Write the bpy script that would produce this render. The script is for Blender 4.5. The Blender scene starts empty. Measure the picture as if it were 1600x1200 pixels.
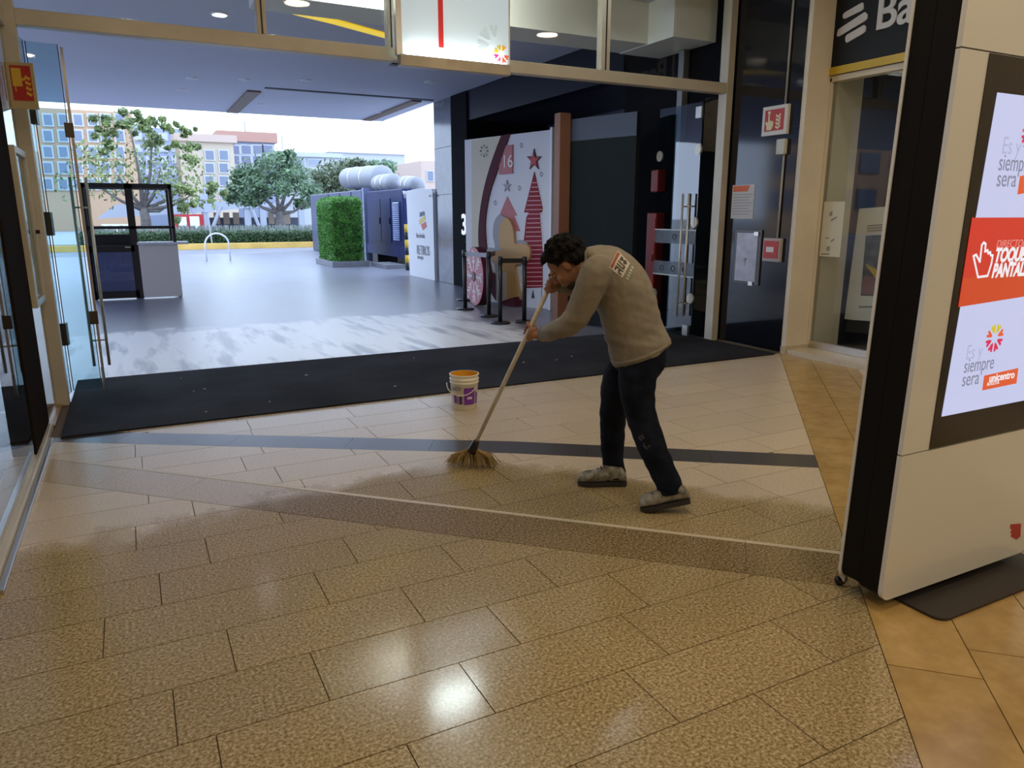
import bpy, bmesh, math, random
import numpy as np
from mathutils import Vector, Matrix, noise
from mathutils.bvhtree import BVHTree

random.seed(7)
scene = bpy.context.scene
C = scene.collection

# ------------------------------------------------------------------ camera
FPX, CAM_H, YAW, PITCH = 1140.0, 1.6, math.radians(27.2), math.atan(265/1140.0)
HF = Vector((math.sin(YAW), math.cos(YAW), 0)); RT = Vector((math.cos(YAW), -math.sin(YAW), 0)); UPZ = Vector((0, 0, 1))
FW = HF*math.cos(PITCH) - UPZ*math.sin(PITCH); UP = HF*math.sin(PITCH) + UPZ*math.cos(PITCH)
CO = Vector((0, 0, CAM_H))
cam_d = bpy.data.cameras.new('camera'); cam = bpy.data.objects.new('camera', cam_d); C.objects.link(cam)
cam_d.sensor_width = 36; cam_d.lens = FPX/1600*36; cam_d.clip_start = 0.05; cam_d.clip_end = 1000
cam.matrix_world = Matrix(((RT.x, UP.x, -FW.x, 0), (RT.y, UP.y, -FW.y, 0), (RT.z, UP.z, -FW.z, CAM_H), (0, 0, 0, 1)))
scene.camera = cam

# ------------------------------------------------------------------ sky, lights, exposure
world = bpy.data.worlds.new('sky'); scene.world = world; world.use_nodes = True
bgn = world.node_tree.nodes['Background']
bgn.inputs['Color'].default_value = (0.60, 0.745, 1.0, 1); bgn.inputs['Strength'].default_value = 3.9
vs = scene.view_settings
vs.view_transform = 'Standard'; vs.look = 'None'; vs.exposure = 0.0; vs.gamma = 1.0; vs.use_curve_mapping = False

def area(name, loc, sx, sy, power, col, rot=(0, 0, 0)):
    l = bpy.data.lights.new(name, 'AREA'); l.shape = 'RECTANGLE'; l.size = sx; l.size_y = sy; l.energy = power; l.color = col
    o = bpy.data.objects.new(name, l); o.location = loc; o.rotation_euler = rot; C.objects.link(o); return o
WARM = (1.0, 0.82, 0.60)
for x in (0.3, 2.4, 4.5, 6.4):
    for y in (3.2, 1.0, -1.6, -4.5):
        o = area('ceiling_lamp', (x, y, 4.45), 0.34, 0.34, 14.5, WARM); o.data.shape = 'DISK'
area('shop_lamp', (8.6, 4.4, 3.0), 1.2, 1.2, 9, (1, 0.9, 0.7))
area('side_shop_lamp', (-3.2, 3.0, 3.3), 0.8, 0.8, 8, (1, 0.85, 0.6))

# ------------------------------------------------------------------ measuring helpers (photo pixel -> point of the place)
def ray(u, v): return FW*FPX + RT*(u-800) + UP*(600-v)
def PG(u, v, z=0.0):
    d = ray(u, v); return CO + d*((z-CAM_H)/d.z)
def PY(u, v, Y):
    d = ray(u, v); return CO + d*(Y/d.y)
def PX(u, v, X):
    d = ray(u, v); return CO + d*(X/d.x)
def PD(u, v, D):
    d = ray(u, v); return CO + d*(D/d.dot(HF))
def PP(u, v, p0, n):
    d = ray(u, v); return CO + d*((p0-CO).dot(n)/d.dot(n))

# ------------------------------------------------------------------ materials
MATS = {}
def mat(name, col, rough=0.5, metal=0.0, emit=None, estr=1.0, spec=0.5, var=0.0, vscale=6.0, bump=0.0, bscale=60.0, coat=0.0, var_col=None):
    if name in MATS: return MATS[name]
    m = bpy.data.materials.new(name); m.use_nodes = True; nt = m.node_tree; b = nt.nodes['Principled BSDF']
    b.inputs['Base Color'].default_value = (*col, 1); b.inputs['Roughness'].default_value = rough; b.inputs['Metallic'].default_value = metal
    b.inputs['Specular IOR Level'].default_value = spec; b.inputs['Coat Weight'].default_value = coat
    if emit: b.inputs['Emission Color'].default_value = (*emit, 1); b.inputs['Emission Strength'].default_value = estr
    if var > 0 or bump > 0:
        g = nt.nodes.new('ShaderNodeNewGeometry')
    if var > 0:
        n = nt.nodes.new('ShaderNodeTexNoise'); n.inputs['Scale'].default_value = vscale; n.inputs['Detail'].default_value = 5
        nt.links.new(g.outputs['Position'], n.inputs['Vector'])
        r = nt.nodes.new('ShaderNodeValToRGB'); r.color_ramp.elements[0].position = 0.3; r.color_ramp.elements[1].position = 0.7
        dark = [c*(1-var) for c in col]; lite = var_col or [min(1, c*(1+var)) for c in col]
        r.color_ramp.elements[0].color = (*dark, 1); r.color_ramp.elements[1].color = (*lite, 1)
        nt.links.new(n.outputs['Fac'], r.inputs['Fac']); nt.links.new(r.outputs['Color'], b.inputs['Base Color'])
    if bump > 0:
        n2 = nt.nodes.new('ShaderNodeTexNoise'); n2.inputs['Scale'].default_value = bscale; n2.inputs['Detail'].default_value = 4
        nt.links.new(g.outputs['Position'], n2.inputs['Vector'])
        bp = nt.nodes.new('ShaderNodeBump'); bp.inputs['Strength'].default_value = bump; bp.inputs['Distance'].default_value = 0.01
        nt.links.new(n2.outputs['Fac'], bp.inputs['Height']); nt.links.new(bp.outputs['Normal'], b.inputs['Normal'])
    MATS[name] = m; return m

def glass(name, tint=(0.86, 0.95, 0.96), ior=1.5, rough=0.02):
    if name in MATS: return MATS[name]
    m = bpy.data.materials.new(name); m.use_nodes = True; nt = m.node_tree; nt.nodes.clear()
    o = nt.nodes.new('ShaderNodeOutputMaterial'); mx = nt.nodes.new('ShaderNodeMixShader'); t = nt.nodes.new('ShaderNodeBsdfTransparent')
    gl = nt.nodes.new('ShaderNodeBsdfGlossy'); fr = nt.nodes.new('ShaderNodeFresnel')
    t.inputs['Color'].default_value = (*tint, 1); gl.inputs['Roughness'].default_value = rough; fr.inputs['IOR'].default_value = ior
    # only the outer face of each pane mirrors; the exit face lets light through (no refraction in a thin pane)
    ge = nt.nodes.new('ShaderNodeNewGeometry'); iv = nt.nodes.new('ShaderNodeMath'); iv.operation = 'SUBTRACT'; iv.inputs[0].default_value = 1.0
    ml = nt.nodes.new('ShaderNodeMath'); ml.operation = 'MULTIPLY'
    nt.links.new(ge.outputs['Backfacing'], iv.inputs[1]); nt.links.new(fr.outputs['Fac'], ml.inputs[0]); nt.links.new(iv.outputs[0], ml.inputs[1])
    nt.links.new(ml.outputs[0], mx.inputs['Fac']); nt.links.new(t.outputs[0], mx.inputs[1]); nt.links.new(gl.outputs[0], mx.inputs[2])
    nt.links.new(mx.outputs[0], o.inputs['Surface']); MATS[name] = m; return m

def stone(name, stops, scale=180.0, rough=0.2, wet=False, big=0.12, wetstops=None, tilevar=0.10):
    """speckled granite; 'wet' adds the freshly mopped, darker area in front of the broom"""
    m = bpy.data.materials.new(name); m.use_nodes = True; nt = m.node_tree; L = nt.links; b = nt.nodes['Principled BSDF']
    def N(t, **k):
        n = nt.nodes.new(t)
        for a, v in k.items(): setattr(n, a, v)
        return n
    def mth(op, a, c=None):
        n = N('ShaderNodeMath', operation=op)
        for i, v in enumerate((a, c)):
            if v is None: continue
            if isinstance(v, (int, float)): n.inputs[i].default_value = v
            else: L.new(v, n.inputs[i])
        return n.outputs[0]
    g = N('ShaderNodeNewGeometry'); n1 = N('ShaderNodeTexNoise'); n1.inputs['Scale'].default_value = scale; n1.inputs['Detail'].default_value = 3; n1.inputs['Roughness'].default_value = 0.7
    L.new(g.outputs['Position'], n1.inputs['Vector'])
    def ramp(st):
        r = N('ShaderNodeValToRGB'); e = r.color_ramp.elements
        while len(e) < len(st): e.new(0.5)
        for el, (p, c) in zip(e, st): el.position = p; el.color = (*c, 1)
        L.new(n1.outputs['Fac'], r.inputs['Fac']); return r.outputs['Color']
    col = ramp(stops)
    roughv = None
    if wet:
        sx = N('ShaderNodeSeparateXYZ'); L.new(g.outputs['Position'], sx.inputs[0])
        n3 = N('ShaderNodeTexNoise'); n3.inputs['Scale'].default_value = 4.5; n3.inputs['Detail'].default_value = 5; L.new(g.outputs['Position'], n3.inputs['Vector'])
        over = mth('MAXIMUM', mth('SUBTRACT', sx.outputs['X'], 1.9), 0.0)
        bound = mth('SUBTRACT', mth('ADD', mth('MULTIPLY', mth('MINIMUM', sx.outputs['X'], 1.6), 0.14), 4.10), mth('MULTIPLY', over, 1.2))
        d = mth('ADD', mth('SUBTRACT', bound, sx.outputs['Y']), mth('MULTIPLY', mth('SUBTRACT', n3.outputs['Fac'], 0.5), 0.55))
        mr = N('ShaderNodeMapRange', interpolation_type='SMOOTHSTEP'); L.new(d, mr.inputs['Value'])
        mr.inputs['From Min'].default_value = -0.12; mr.inputs['From Max'].default_value = 0.22
        mx = N('ShaderNodeMix', data_type='RGBA'); L.new(mr.outputs[0], mx.inputs['Factor']); L.new(col, mx.inputs[6]); L.new(ramp(wetstops), mx.inputs[7]); col = mx.outputs[2]
        rr = N('ShaderNodeMapRange'); L.new(mr.outputs[0], rr.inputs['Value']); rr.inputs['To Min'].default_value = rough; rr.inputs['To Max'].default_value = 0.14
        L.new(rr.outputs[0], b.inputs['Roughness'])
    else: b.inputs['Roughness'].default_value = rough
    oi = N('ShaderNodeObjectInfo'); n2 = N('ShaderNodeTexNoise'); n2.inputs['Scale'].default_value = 2.2; L.new(g.outputs['Position'], n2.inputs['Vector'])
    v = mth('ADD', mth('ADD', mth('MULTIPLY', oi.outputs['Random'], tilevar), 1-tilevar/2-big/2), mth('MULTIPLY', n2.outputs['Fac'], big))
    vm = N('ShaderNodeVectorMath', operation='SCALE'); L.new(col, vm.inputs[0]); L.new(v, vm.inputs['Scale']); L.new(vm.outputs[0], b.inputs['Base Color'])
    b.inputs['Specular IOR Level'].default_value = 0.8
    MATS[name] = m; return m

BEIGE = stone('beige_granite', [(0.33, (0.50, 0.40, 0.275)), (0.5, (0.63, 0.525, 0.385)), (0.66, (0.74, 0.63, 0.48))], 85, 0.32, wet=True,
              wetstops=[(0.33, (0.165, 0.115, 0.046)), (0.5, (0.385, 0.290, 0.142)), (0.66, (0.63, 0.52, 0.32))])
BANDM = stone('brown_granite', [(0.35, (0.13, 0.085, 0.04)), (0.5, (0.30, 0.215, 0.12)), (0.66, (0.55, 0.43, 0.27))], 150, 0.28)
DARKB = stone('dark_slate', [(0.35, (0.035, 0.034, 0.036)), (0.65, (0.085, 0.08, 0.08))], 90, 0.3)
ORANGE = stone('ochre_marble', [(0.3, (0.38, 0.225, 0.065)), (0.7, (0.54, 0.36, 0.13))], 6, 0.24)
STRIP = mat('pale_strip', (0.62, 0.53, 0.38), 0.35)
GROUT = mat('grout', (0.13, 0.09, 0.05), 0.8)
BRONZE = mat('champagne_aluminium', (0.60, 0.545, 0.43), 0.42, 0.2, var=0.08, vscale=3)
STEEL = mat('brushed_steel', (0.62, 0.60, 0.55), 0.3, 0.9)
CHROME = mat('satin_chrome', (0.62, 0.59, 0.50), 0.28, 0.4)
BLACK = mat('black_paint', (0.012, 0.011, 0.012), 0.4)
BLACKM = mat('black_metal', (0.018, 0.018, 0.022), 0.35, 0.2)
WHITE = mat('white_paint', (0.78, 0.77, 0.74), 0.45)
CREAM = mat('cream_wall', (0.74, 0.66, 0.52), 0.55, var=0.06, vscale=2)
GLASS = glass('clear_glass', (0.95, 0.97, 0.97))
GLASSB = glass('door_glass', (0.74, 0.87, 0.90), 1.6)
GRANB = mat('black_granite', (0.006, 0.007, 0.011), 0.07, spec=0.5, var=0.5, vscale=40)

# ------------------------------------------------------------------ object helpers
def link(name, me, m=None, parent=None, smooth=False):
    o = bpy.data.objects.new(name, me); C.objects.link(o)
    if m is not None and not me.materials: me.materials.append(m)
    if parent is not None: o.parent = parent
    if smooth:
        for p in me.polygons: p.use_smooth = True
    return o
def thing(name, label, cat, loc=(0, 0, 0), group=None):
    o = bpy.data.objects.new(name, None); C.objects.link(o); o.location = loc; o.empty_display_size = 0.1
    return tag(o, label, cat, group)
def tag(o, label, cat, group=None):
    o['label'] = label; o['category'] = cat
    if group: o['group'] = group
    return o
def struct(o, label=None):
    o['kind'] = 'structure'
    if label: o['label'] = label
    return o

class MB:
    """collects shapes in WORLD coordinates; build() links them as one mesh (origin moved to the parent's origin)"""
    def __init__(s): s.v = []; s.f = []
    def add(s, vs_, fs): k = len(s.v); s.v += [tuple(p) for p in vs_]; s.f += [tuple(i+k for i in f) for f in fs]; return s
    def box(s, x0, x1, y0, y1, z0, z1):
        return s.add([(x, y, z) for z in (z0, z1) for x, y in ((x0, y0), (x1, y0), (x1, y1), (x0, y1))],
                     [(3, 2, 1, 0), (4, 5, 6, 7), (0, 1, 5, 4), (1, 2, 6, 5), (2, 3, 7, 6), (3, 0, 4, 7)])
    def obox(s, o, ax, ay, az):
        o, ax, ay, az = map(Vector, (o, ax, ay, az))
        q = [o, o+ax, o+ax+ay, o+ay]; q += [p+az for p in q]
        fs = [(3, 2, 1, 0), (4, 5, 6, 7), (0, 1, 5, 4), (1, 2, 6, 5), (2, 3, 7, 6), (3, 0, 4, 7)]
        if ax.cross(ay).dot(az) < 0: fs = [f[::-1] for f in fs]
        return s.add(q, fs)
    def prism(s, pts, off):
        pts = [Vector(p) for p in pts]; off = Vector(off); n = len(pts)
        nn = Vector((0, 0, 0))
        for i in range(n): nn += pts[i].cross(pts[(i+1) % n])
        if nn.dot(off) < 0: pts = pts[::-1]
        fs = [tuple(range(n))[::-1], tuple(range(n, 2*n))] + [(i, (i+1) % n, n+(i+1) % n, n+i) for i in range(n)]
        return s.add(pts+[p+off for p in pts], fs)
    def tube(s, pts, rad, n=10, cap=True):
        pts = [Vector(p) for p in pts]; rad = rad if isinstance(rad, (list, tuple)) else [rad]*len(pts)
        t0 = (pts[1]-pts[0]).normalized(); u = t0.orthogonal().normalized(); vs_ = []
        for i, p in enumerate(pts):
            t = (pts[min(i+1, len(pts)-1)]-pts[max(i-1, 0)]).normalized()
            u = (u-t*u.dot(t)).normalized(); w = t.cross(u)
            vs_ += [p+(u*math.cos(a)+w*math.sin(a))*rad[i] for a in [2*math.pi*k/n for k in range(n)]]
        fs = [(i*n+k, i*n+(k+1) % n, (i+1)*n+(k+1) % n, (i+1)*n+k) for i in range(len(pts)-1) for k in range(n)]
        if cap: fs += [tuple(range(n))[::-1], tuple(range((len(pts)-1)*n, len(pts)*n))]
        return s.add(vs_, fs)
    def rings(s, secs, n=20):
        """secs: (centre, axis_u*ru, axis_v*rv[, squareness])"""
        vs_ = []
        for c, a, b in secs:
            vs_ += [Vector(c)+Vector(a)*math.cos(t)+Vector(b)*math.sin(t) for t in [2*math.pi*k/n for k in range(n)]]
        m = len(secs)
        fs = [(i*n+k, i*n+(k+1) % n, (i+1)*n+(k+1) % n, (i+1)*n+k) for i in range(m-1) for k in range(n)]
        fs += [tuple(range(n))[::-1], tuple(range((m-1)*n, m*n))]
        return s.add(vs_, fs)
    def ell(s, c, a, b, d, n=16, m=10):
        c, a, b, d = map(Vector, (c, a, b, d)); secs = []
        vs_ = [c-d]
        for i in range(1, m):
            ph = -math.pi/2+math.pi*i/m
            vs_ += [c+d*math.sin(ph)+(a*math.cos(t)+b*math.sin(t))*math.cos(ph) for t in [2*math.pi*k/n for k in range(n)]]
        vs_.append(c+d); fs = [(0, 1+(k+1) % n, 1+k) for k in range(n)]
        fs += [(1+i*n+k, 1+i*n+(k+1) % n, 1+(i+1)*n+(k+1) % n, 1+(i+1)*n+k) for i in range(m-2) for k in range(n)]
        t = 1+(m-1)*n; fs += [(1+(m-2)*n+k, 1+(m-2)*n+(k+1) % n, t) for k in range(n)]
        return s.add(vs_, fs)
    def lathe(s, o, prof, n=24):
        o = Vector(o); secs = [(o+Vector((0, 0, z)), Vector((r, 0, 0)), Vector((0, r, 0))) for r, z in prof]
        return s.rings(secs, n)
    def mesh(s, name='m', off=(0, 0, 0)):
        me = bpy.data.meshes.new(name); off = Vector(off)
        me.from_pydata([Vector(p)-off for p in s.v], [], s.f); me.update(); return me
    def build(s, name, m, parent=None, smooth=False, bevel=0.0, fix=False):
        off = Vector((0, 0, 0)); p = parent
        while p is not None: off += p.location; p = p.parent
        me = s.mesh(name, off)
        if fix or bevel:
            bm = bmesh.new(); bm.from_mesh(me)
            if fix: bmesh.ops.recalc_face_normals(bm, faces=bm.faces)
            if bevel:
                bmesh.ops.bevel(bm, geom=bm.edges[:], offset=bevel, segments=2, affect='EDGES', profile=0.5)
            bm.to_mesh(me); bm.free()
        return link(name, me, m, parent, smooth)
def rootless(name, mb, m, label, cat, group=None, **k):
    return tag(mb.build(name, m, None, **k), label, cat, group)

def frame_mat(o, ax, ay):
    ax = Vector(ax).normalized(); ay = (Vector(ay)-ax*Vector(ay).dot(ax)).normalized(); az = ax.cross(ay)
    return Matrix(((ax.x, ay.x, az.x, o[0]), (ax.y, ay.y, az.y, o[1]), (ax.z, ay.z, az.z, o[2]), (0, 0, 0, 1)))
def text(name, body, size, o, ax, ay, m, parent, ext=0.002, align='LEFT', shear=0.0, sx=1.0, bold=0.0):
    cu = bpy.data.curves.new(name, 'FONT'); cu.body = body; cu.size = size; cu.extrude = ext; cu.align_x = align; cu.shear = shear; cu.offset = bold
    t = bpy.data.objects.new('tmp', cu); C.objects.link(t); dg = bpy.context.evaluated_depsgraph_get()
    me = bpy.data.meshes.new_from_object(t.evaluated_get(dg)); bpy.data.objects.remove(t)
    off = Vector((0, 0, 0)); p = parent
    while p is not None: off += p.location; p = p.parent
    me.transform(Matrix.Translation(-off) @ frame_mat(o, ax, ay) @ Matrix.Diagonal((sx, 1, 1, 1))); me.materials.clear()
    return link(name, me, m, parent)
# ================================================================== THE SETTING
# ---- floor: grout bed with every tile laid on it
floor = struct(MB().box(-0.85, 7.1, -9, 7.3, -0.10, -0.006).build('floor', GROUT), 'polished beige granite floor of the entrance hall')
def clip(poly, p, n):
    out = []; k = len(poly)
    for i in range(k):
        a, b = poly[i], poly[(i+1) % k]; da = (a[0]-p[0])*n[0]+(a[1]-p[1])*n[1]; db = (b[0]-p[0])*n[0]+(b[1]-p[1])*n[1]
        if da >= 0: out.append(a)
        if (da >= 0) != (db >= 0):
            t = da/(da-db); out.append((a[0]+(b[0]-a[0])*t, a[1]+(b[1]-a[1])*t))
    return out
def parea(p): return 0.5*sum(p[i][0]*p[(i+1) % len(p)][1]-p[(i+1) % len(p)][0]*p[i][1] for i in range(len(p)))
def tile(poly, m, name='tile', minarea=0.0007, ztop=0.0):
    if len(poly) < 3 or parea(poly) < minarea: return
    MB().prism([(x, y, -0.012) for x, y in poly], (0, 0, 0.012+ztop)).build(name, m, floor)
OL, OD = (1.93, 1.09), (0.689, 0.725); ON = (0.725, -0.689)           # edge of the ochre strip, its direction, its right-hand normal
GT, GD, GN, GW = (0.31, 4.65), (0.721, -0.693), (0.693, 0.721), 0.335    # far edge of the brown band, direction, far-side normal, width
K0, K1, K2 = (-0.9, 6.464), (2.31, 4.49), (4.3, 3.061)               # far edge of the slate band
def nrm(a, b):
    dx, dy = b[0]-a[0], b[1]-a[1]; l = math.hypot(dx, dy); return (-dy/l, dx/l)
N1, N2 = nrm(K0, K1), nrm(K1, K2); BIS = (K1[0]-K0[0], K1[1]-K0[1]); DW = 0.265; gp = 0.0022
def sh(p, n, d): return (p[0]+n[0]*d, p[1]+n[1]*d)
neg = lambda n: (-n[0], -n[1])
known = {(2.51, 2.82): [.18, .90, 1.52], (2.20, 2.51): [-.03, .44, 1.17, 1.78], (2.82, 3.14): [-.25, .59, 1.21], (3.14, 3.45): [-.04, .80], (3.45, 3.76): [.18],
         (3.76, 4.08): [-.13], (1.89, 2.20): [.08, .91, 1.63, 2.45], (1.58, 1.89): [.6, 1.42, 2.14], (1.26, 1.58): [1.02, 1.74, 2.4]}
rows = [1.26+0.3135*k for k in range(-4, 16)]
rnd = random.Random(3)
for i, y0 in enumerate(rows):
    y1 = y0+0.3135
    xs = next((v for (a, b), v in known.items() if abs(a-y0) < 0.06), None)
    xs = list(xs) if xs else [rnd.uniform(-0.3, 0.35)]
    while xs[0] > 0.1: xs.insert(0, xs[0]-rnd.uniform(0.62, 0.82))
    while xs[-1] < 6.9: xs.append(xs[-1]+rnd.uniform(0.62, 0.82))
    xs = [-0.66]+[x for x in xs if x > -0.5]
    for a, b in zip(xs[:-1], xs[1:]):
        q = [(a+gp, y0+gp), (b-gp, y0+gp), (b-gp, y1-gp), (a+gp, y1-gp)]
        q = clip(clip(q, (0, 6.10), (0, -1)), (6.72, 0), (-1, 0))
        if len(q) < 3: continue
        tile(clip(q, sh(OL, ON, 0.742), ON), BEIGE)                                     # beyond the ochre strip
        q = clip(q, sh(OL, ON, -gp), neg(ON))
        if len(q) < 3: continue
        tile(clip(q, sh(GT, GN, -GW-gp), neg(GN)), BEIGE)                               # nearest field
        m_ = clip(q, sh(GT, GN, 0.03+gp), GN)
        for P, Nn in ((K1, N1), (K1, N2)): m_ = clip(m_, sh(P, Nn, -DW-gp), neg(Nn)) if len(m_) > 2 else m_
        tile(m_, BEIGE)                                                                 # between the two bands
        u = clip(q, sh(K1, N1, gp), N1); u = clip(u, K1, neg(BIS)) if len(u) > 2 else u; tile(u, BEIGE)
        u = clip(q, sh(K1, N2, gp), N2); u = clip(u, K1, BIS) if len(u) > 2 else u; tile(u, BEIGE)
BANDM2 = stone('brown_granite_wet', [(0.33, (0.34, 0.25, 0.15)), (0.5, (0.50, 0.40, 0.28)), (0.66, (0.66, 0.55, 0.41))], 85, 0.3, wet=True,
               wetstops=[(0.35, (0.09, 0.058, 0.024)), (0.5, (0.25, 0.178, 0.085)), (0.66, (0.50, 0.385, 0.215))], tilevar=0.08)
gl = [-1.6, -0.62, -0.05, 0.78-0.31, 1.32, 1.93, 2.55, 3.15, 3.9]
for a, b in zip(gl[:-1], gl[1:]):
    for off0, off1, mm, nm, zt in ((-GW+gp, -gp, BANDM2, 'band_tile', 0), (0.0, 0.03, STRIP, 'strip', 0.001)):
        q = [(GT[0]+GD[0]*t+GN[0]*o, GT[1]+GD[1]*t+GN[1]*o) for t, o in ((a+gp/2, off0), (b-gp/2, off0), (b-gp/2, off1), (a+gp/2, off1))]
        q = clip(clip(q, sh(OL, ON, -gp), neg(ON)), (-0.66, 0), (1, 0)) if len(q) > 2 else q
        tile(q, mm, nm, 0.001, zt)
for (P, Q, Nn, cuts) in ((K0, K1, N1, [0, .9, 1.75, 2.6, 3.2, 99]), (K1, K2, N2, [-0.6, .0, .55, 1.38, 2.6])):
    L_ = math.hypot(Q[0]-P[0], Q[1]-P[1]); dd = ((Q[0]-P[0])/L_, (Q[1]-P[1])/L_)
    for a, b in zip(cuts[:-1], cuts[1:]):
        q = [(P[0]+dd[0]*t+Nn[0]*o, P[1]+dd[1]*t+Nn[1]*o) for t, o in ((a+gp/2, -DW), (b-gp/2, -DW), (b-gp/2, 0), (a+gp/2, 0))]
        q = clip(clip(clip(q, sh(OL, ON, -gp), neg(ON)), (-0.66, 0), (1, 0)), (0, 6.10), (0, -1))
        if len(q) > 2: q = clip(q, K1, neg(BIS) if Nn is N1 else BIS)
        tile(q, DARKB, 'slate_tile', 0.003)
rr = random.Random(5)
for k, (o0, o1) in enumerate(((0, 0.312), (0.312, 0.624), (0.624, 0.742))):
    t = -1.7+0.35*k
    while t < 7.5:
        t2 = t+rr.uniform(0.6, 0.8)
        q = [(OL[0]+OD[0]*s+ON[0]*o, OL[1]+OD[1]*s+ON[1]*o) for s, o in ((t+gp, o0+gp), (t+gp, o1-gp), (t2-gp, o1-gp), (t2-gp, o0+gp))]
        q = q if parea(q) > 0 else q[::-1]
        q = clip(clip(q, (0, 6.10), (0, -1)), (6.72, 0), (-1, 0))
        tile(q, ORANGE, 'ochre_tile'); t = t2
MB().box(-0.66, 6.72, -9, 0.0, -0.012, 0).build('back_area', BEIGE, floor)
MB().box(6.72, 7.10, 1.0, 6.09, -0.01, 0.055).build('threshold_kerb', mat('pale_stone', (0.62, 0.55, 0.42), 0.3, var=0.08, vscale=30), floor)

# ---- ceiling and the walls out of view that close the hall
CEIL = mat('ceiling_paint', (0.70, 0.67, 0.60), 0.7)
struct(MB().box(-6.2, 11, -9, 7.25, 4.5, 4.62).build('ceiling', CEIL))
struct(MB().box(-6.2, 11, -9.15, -9, 0, 4.6).build('wall_back_unseen', CREAM))
# ---- left: glazed shopfront along the hall
wl = struct(thing('wall_left', 'glazed shopfront in champagne aluminium along the left side', 'wall')); del wl['category']
XL = -0.70
MB().box(XL-0.012, XL, 0.2, 5.5, 0.10, 3.0).build('pane', GLASS, wl)
MB().box(XL-0.06, XL+0.05, -9, 6.02, 3.0, 4.5).build('fascia', CREAM, wl)
MB().box(XL-0.06, XL+0.02, 6.02, 7.135, 3.0, 3.12).build('top_rail', BRONZE, wl)
MB().box(XL-0.012, XL, 6.02, 7.1, 3.12, 4.5).build('pane', GLASS, wl)
MB().box(XL-0.14, XL+0.03, 3.55, 6.39, 0.0, 0.05).build('floor_rail', BRONZE, wl, bevel=0.006)
MB().box(XL+0.032, XL+0.06, 3.55, 6.04, 0.0, 0.022).build('rail_edge', STEEL, wl, bevel=0.004)
MB().box(XL-0.03, XL-0.005, 3.4, 5.5, 0.05, 0.085).build('glass_shoe', STEEL, wl)
MB().box(XL-0.02, XL+0.04, 6.40, 7.13, 0.0, 0.02).build('brass_strip', mat('worn_brass', (0.35, 0.2, 0.08), 0.4, 0.7), wl)
MB().box(XL-0.012, XL, 6.40, 7.13, 0.04, 3.0).build('pane', GLASS, wl)
# the neighbouring unit seen through it
SH = mat('dim_interior', (0.10, 0.085, 0.065), 0.7)
struct(MB().box(-6.0, XL-0.15, -9, 7.1, -0.1, -0.004).build('floor_side_shop', mat('side_shop_floor', (0.28, 0.24, 0.17), 0.25)))
struct(MB().box(-6.2, -6.0, -9, 7.2, 0, 4.5).build('wall_side_shop', SH))
struct(MB().box(-6.0, XL-0.1, 0.0, 0.15, 0, 4.5).build('wall_side_shop', SH))
rootless('dark_column', MB().box(-0.83, -0.692, 5.52, 6.39, 0.052, 3.0), mat('dark_brown_cladding', (0.016, 0.011, 0.008), 0.9, spec=0.02), 'dark brown post at the far left edge under the fire hose sign', 'column', bevel=0.008)
hc = thing('hose_niche', 'narrow champagne framed glass door of the fire hose niche', 'cabinet', (-0.69, 6.8, 0.95))
MB().box(-0.70, -0.66, 6.42, 6.47, 0.92, 2.08).build('frame', BRONZE, hc, bevel=0.004); MB().box(-0.70, -0.66, 7.04, 7.09, 0.92, 2.08).build('frame', BRONZE, hc, bevel=0.004)
MB().box(-0.70, -0.66, 6.47, 7.04, 2.03, 2.08).build('frame', BRONZE, hc, bevel=0.004); MB().box(-0.70, -0.66, 6.47, 7.04, 0.92, 0.97).build('frame', STEEL, hc, bevel=0.004)
MB().box(-0.685, -0.679, 6.47, 7.04, 0.97, 2.03).build('pane', GLASSB, hc); MB().box(-0.66, -0.63, 6.98, 7.0, 1.45, 1.48).build('knob', BLACK, hc)

# ---- facade with the wide doorway (plane Y = 7.2)
wf = struct(thing('wall_front', 'glazed entrance facade framed in champagne aluminium', 'wall', (0, 7.2, 0))); del wf['category']
MB().box(-0.61, 6.58, 7.145, 7.255, 3.02, 3.14).build('head_beam', BRONZE, wf, bevel=0.004)
MB().box(-0.72, -0.61, 7.14, 7.26, 0, 4.5).build('jamb', BRONZE, wf, bevel=0.004)
MB().box(-0.70, -0.63, 7.262, 7.33, 0, 3.02).build('jamb_gasket', BLACK, wf)
MB().box(6.58, 6.68, 7.14, 7.28, 0, 4.5).build('jamb', BRONZE, wf, bevel=0.004)
for x0, x1 in ((1.18, 1.26), (2.36, 2.43), (4.77, 4.88)):
    MB().box(x0, x1, 7.15, 7.25, 3.14, 4.5).build('mullion', BRONZE, wf, bevel=0.004)
    MB().box((x0+x1)/2-0.006, (x0+x1)/2+0.006, 7.142, 7.15, 3.14, 4.5).build('mullion_groove', BLACK, wf)
for x0, x1 in ((-0.61, 1.18), (1.26, 2.36), (2.43, 4.77), (4.88, 6.58)):
    MB().box(x0, x1, 7.195, 7.205, 3.14, 4.5).build('transom_pane', GLASS, wf)
MB().box(-6.0, -0.72, 7.195, 7.205, 0.0, 4.5).build('side_pane', GLASS, wf)
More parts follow.
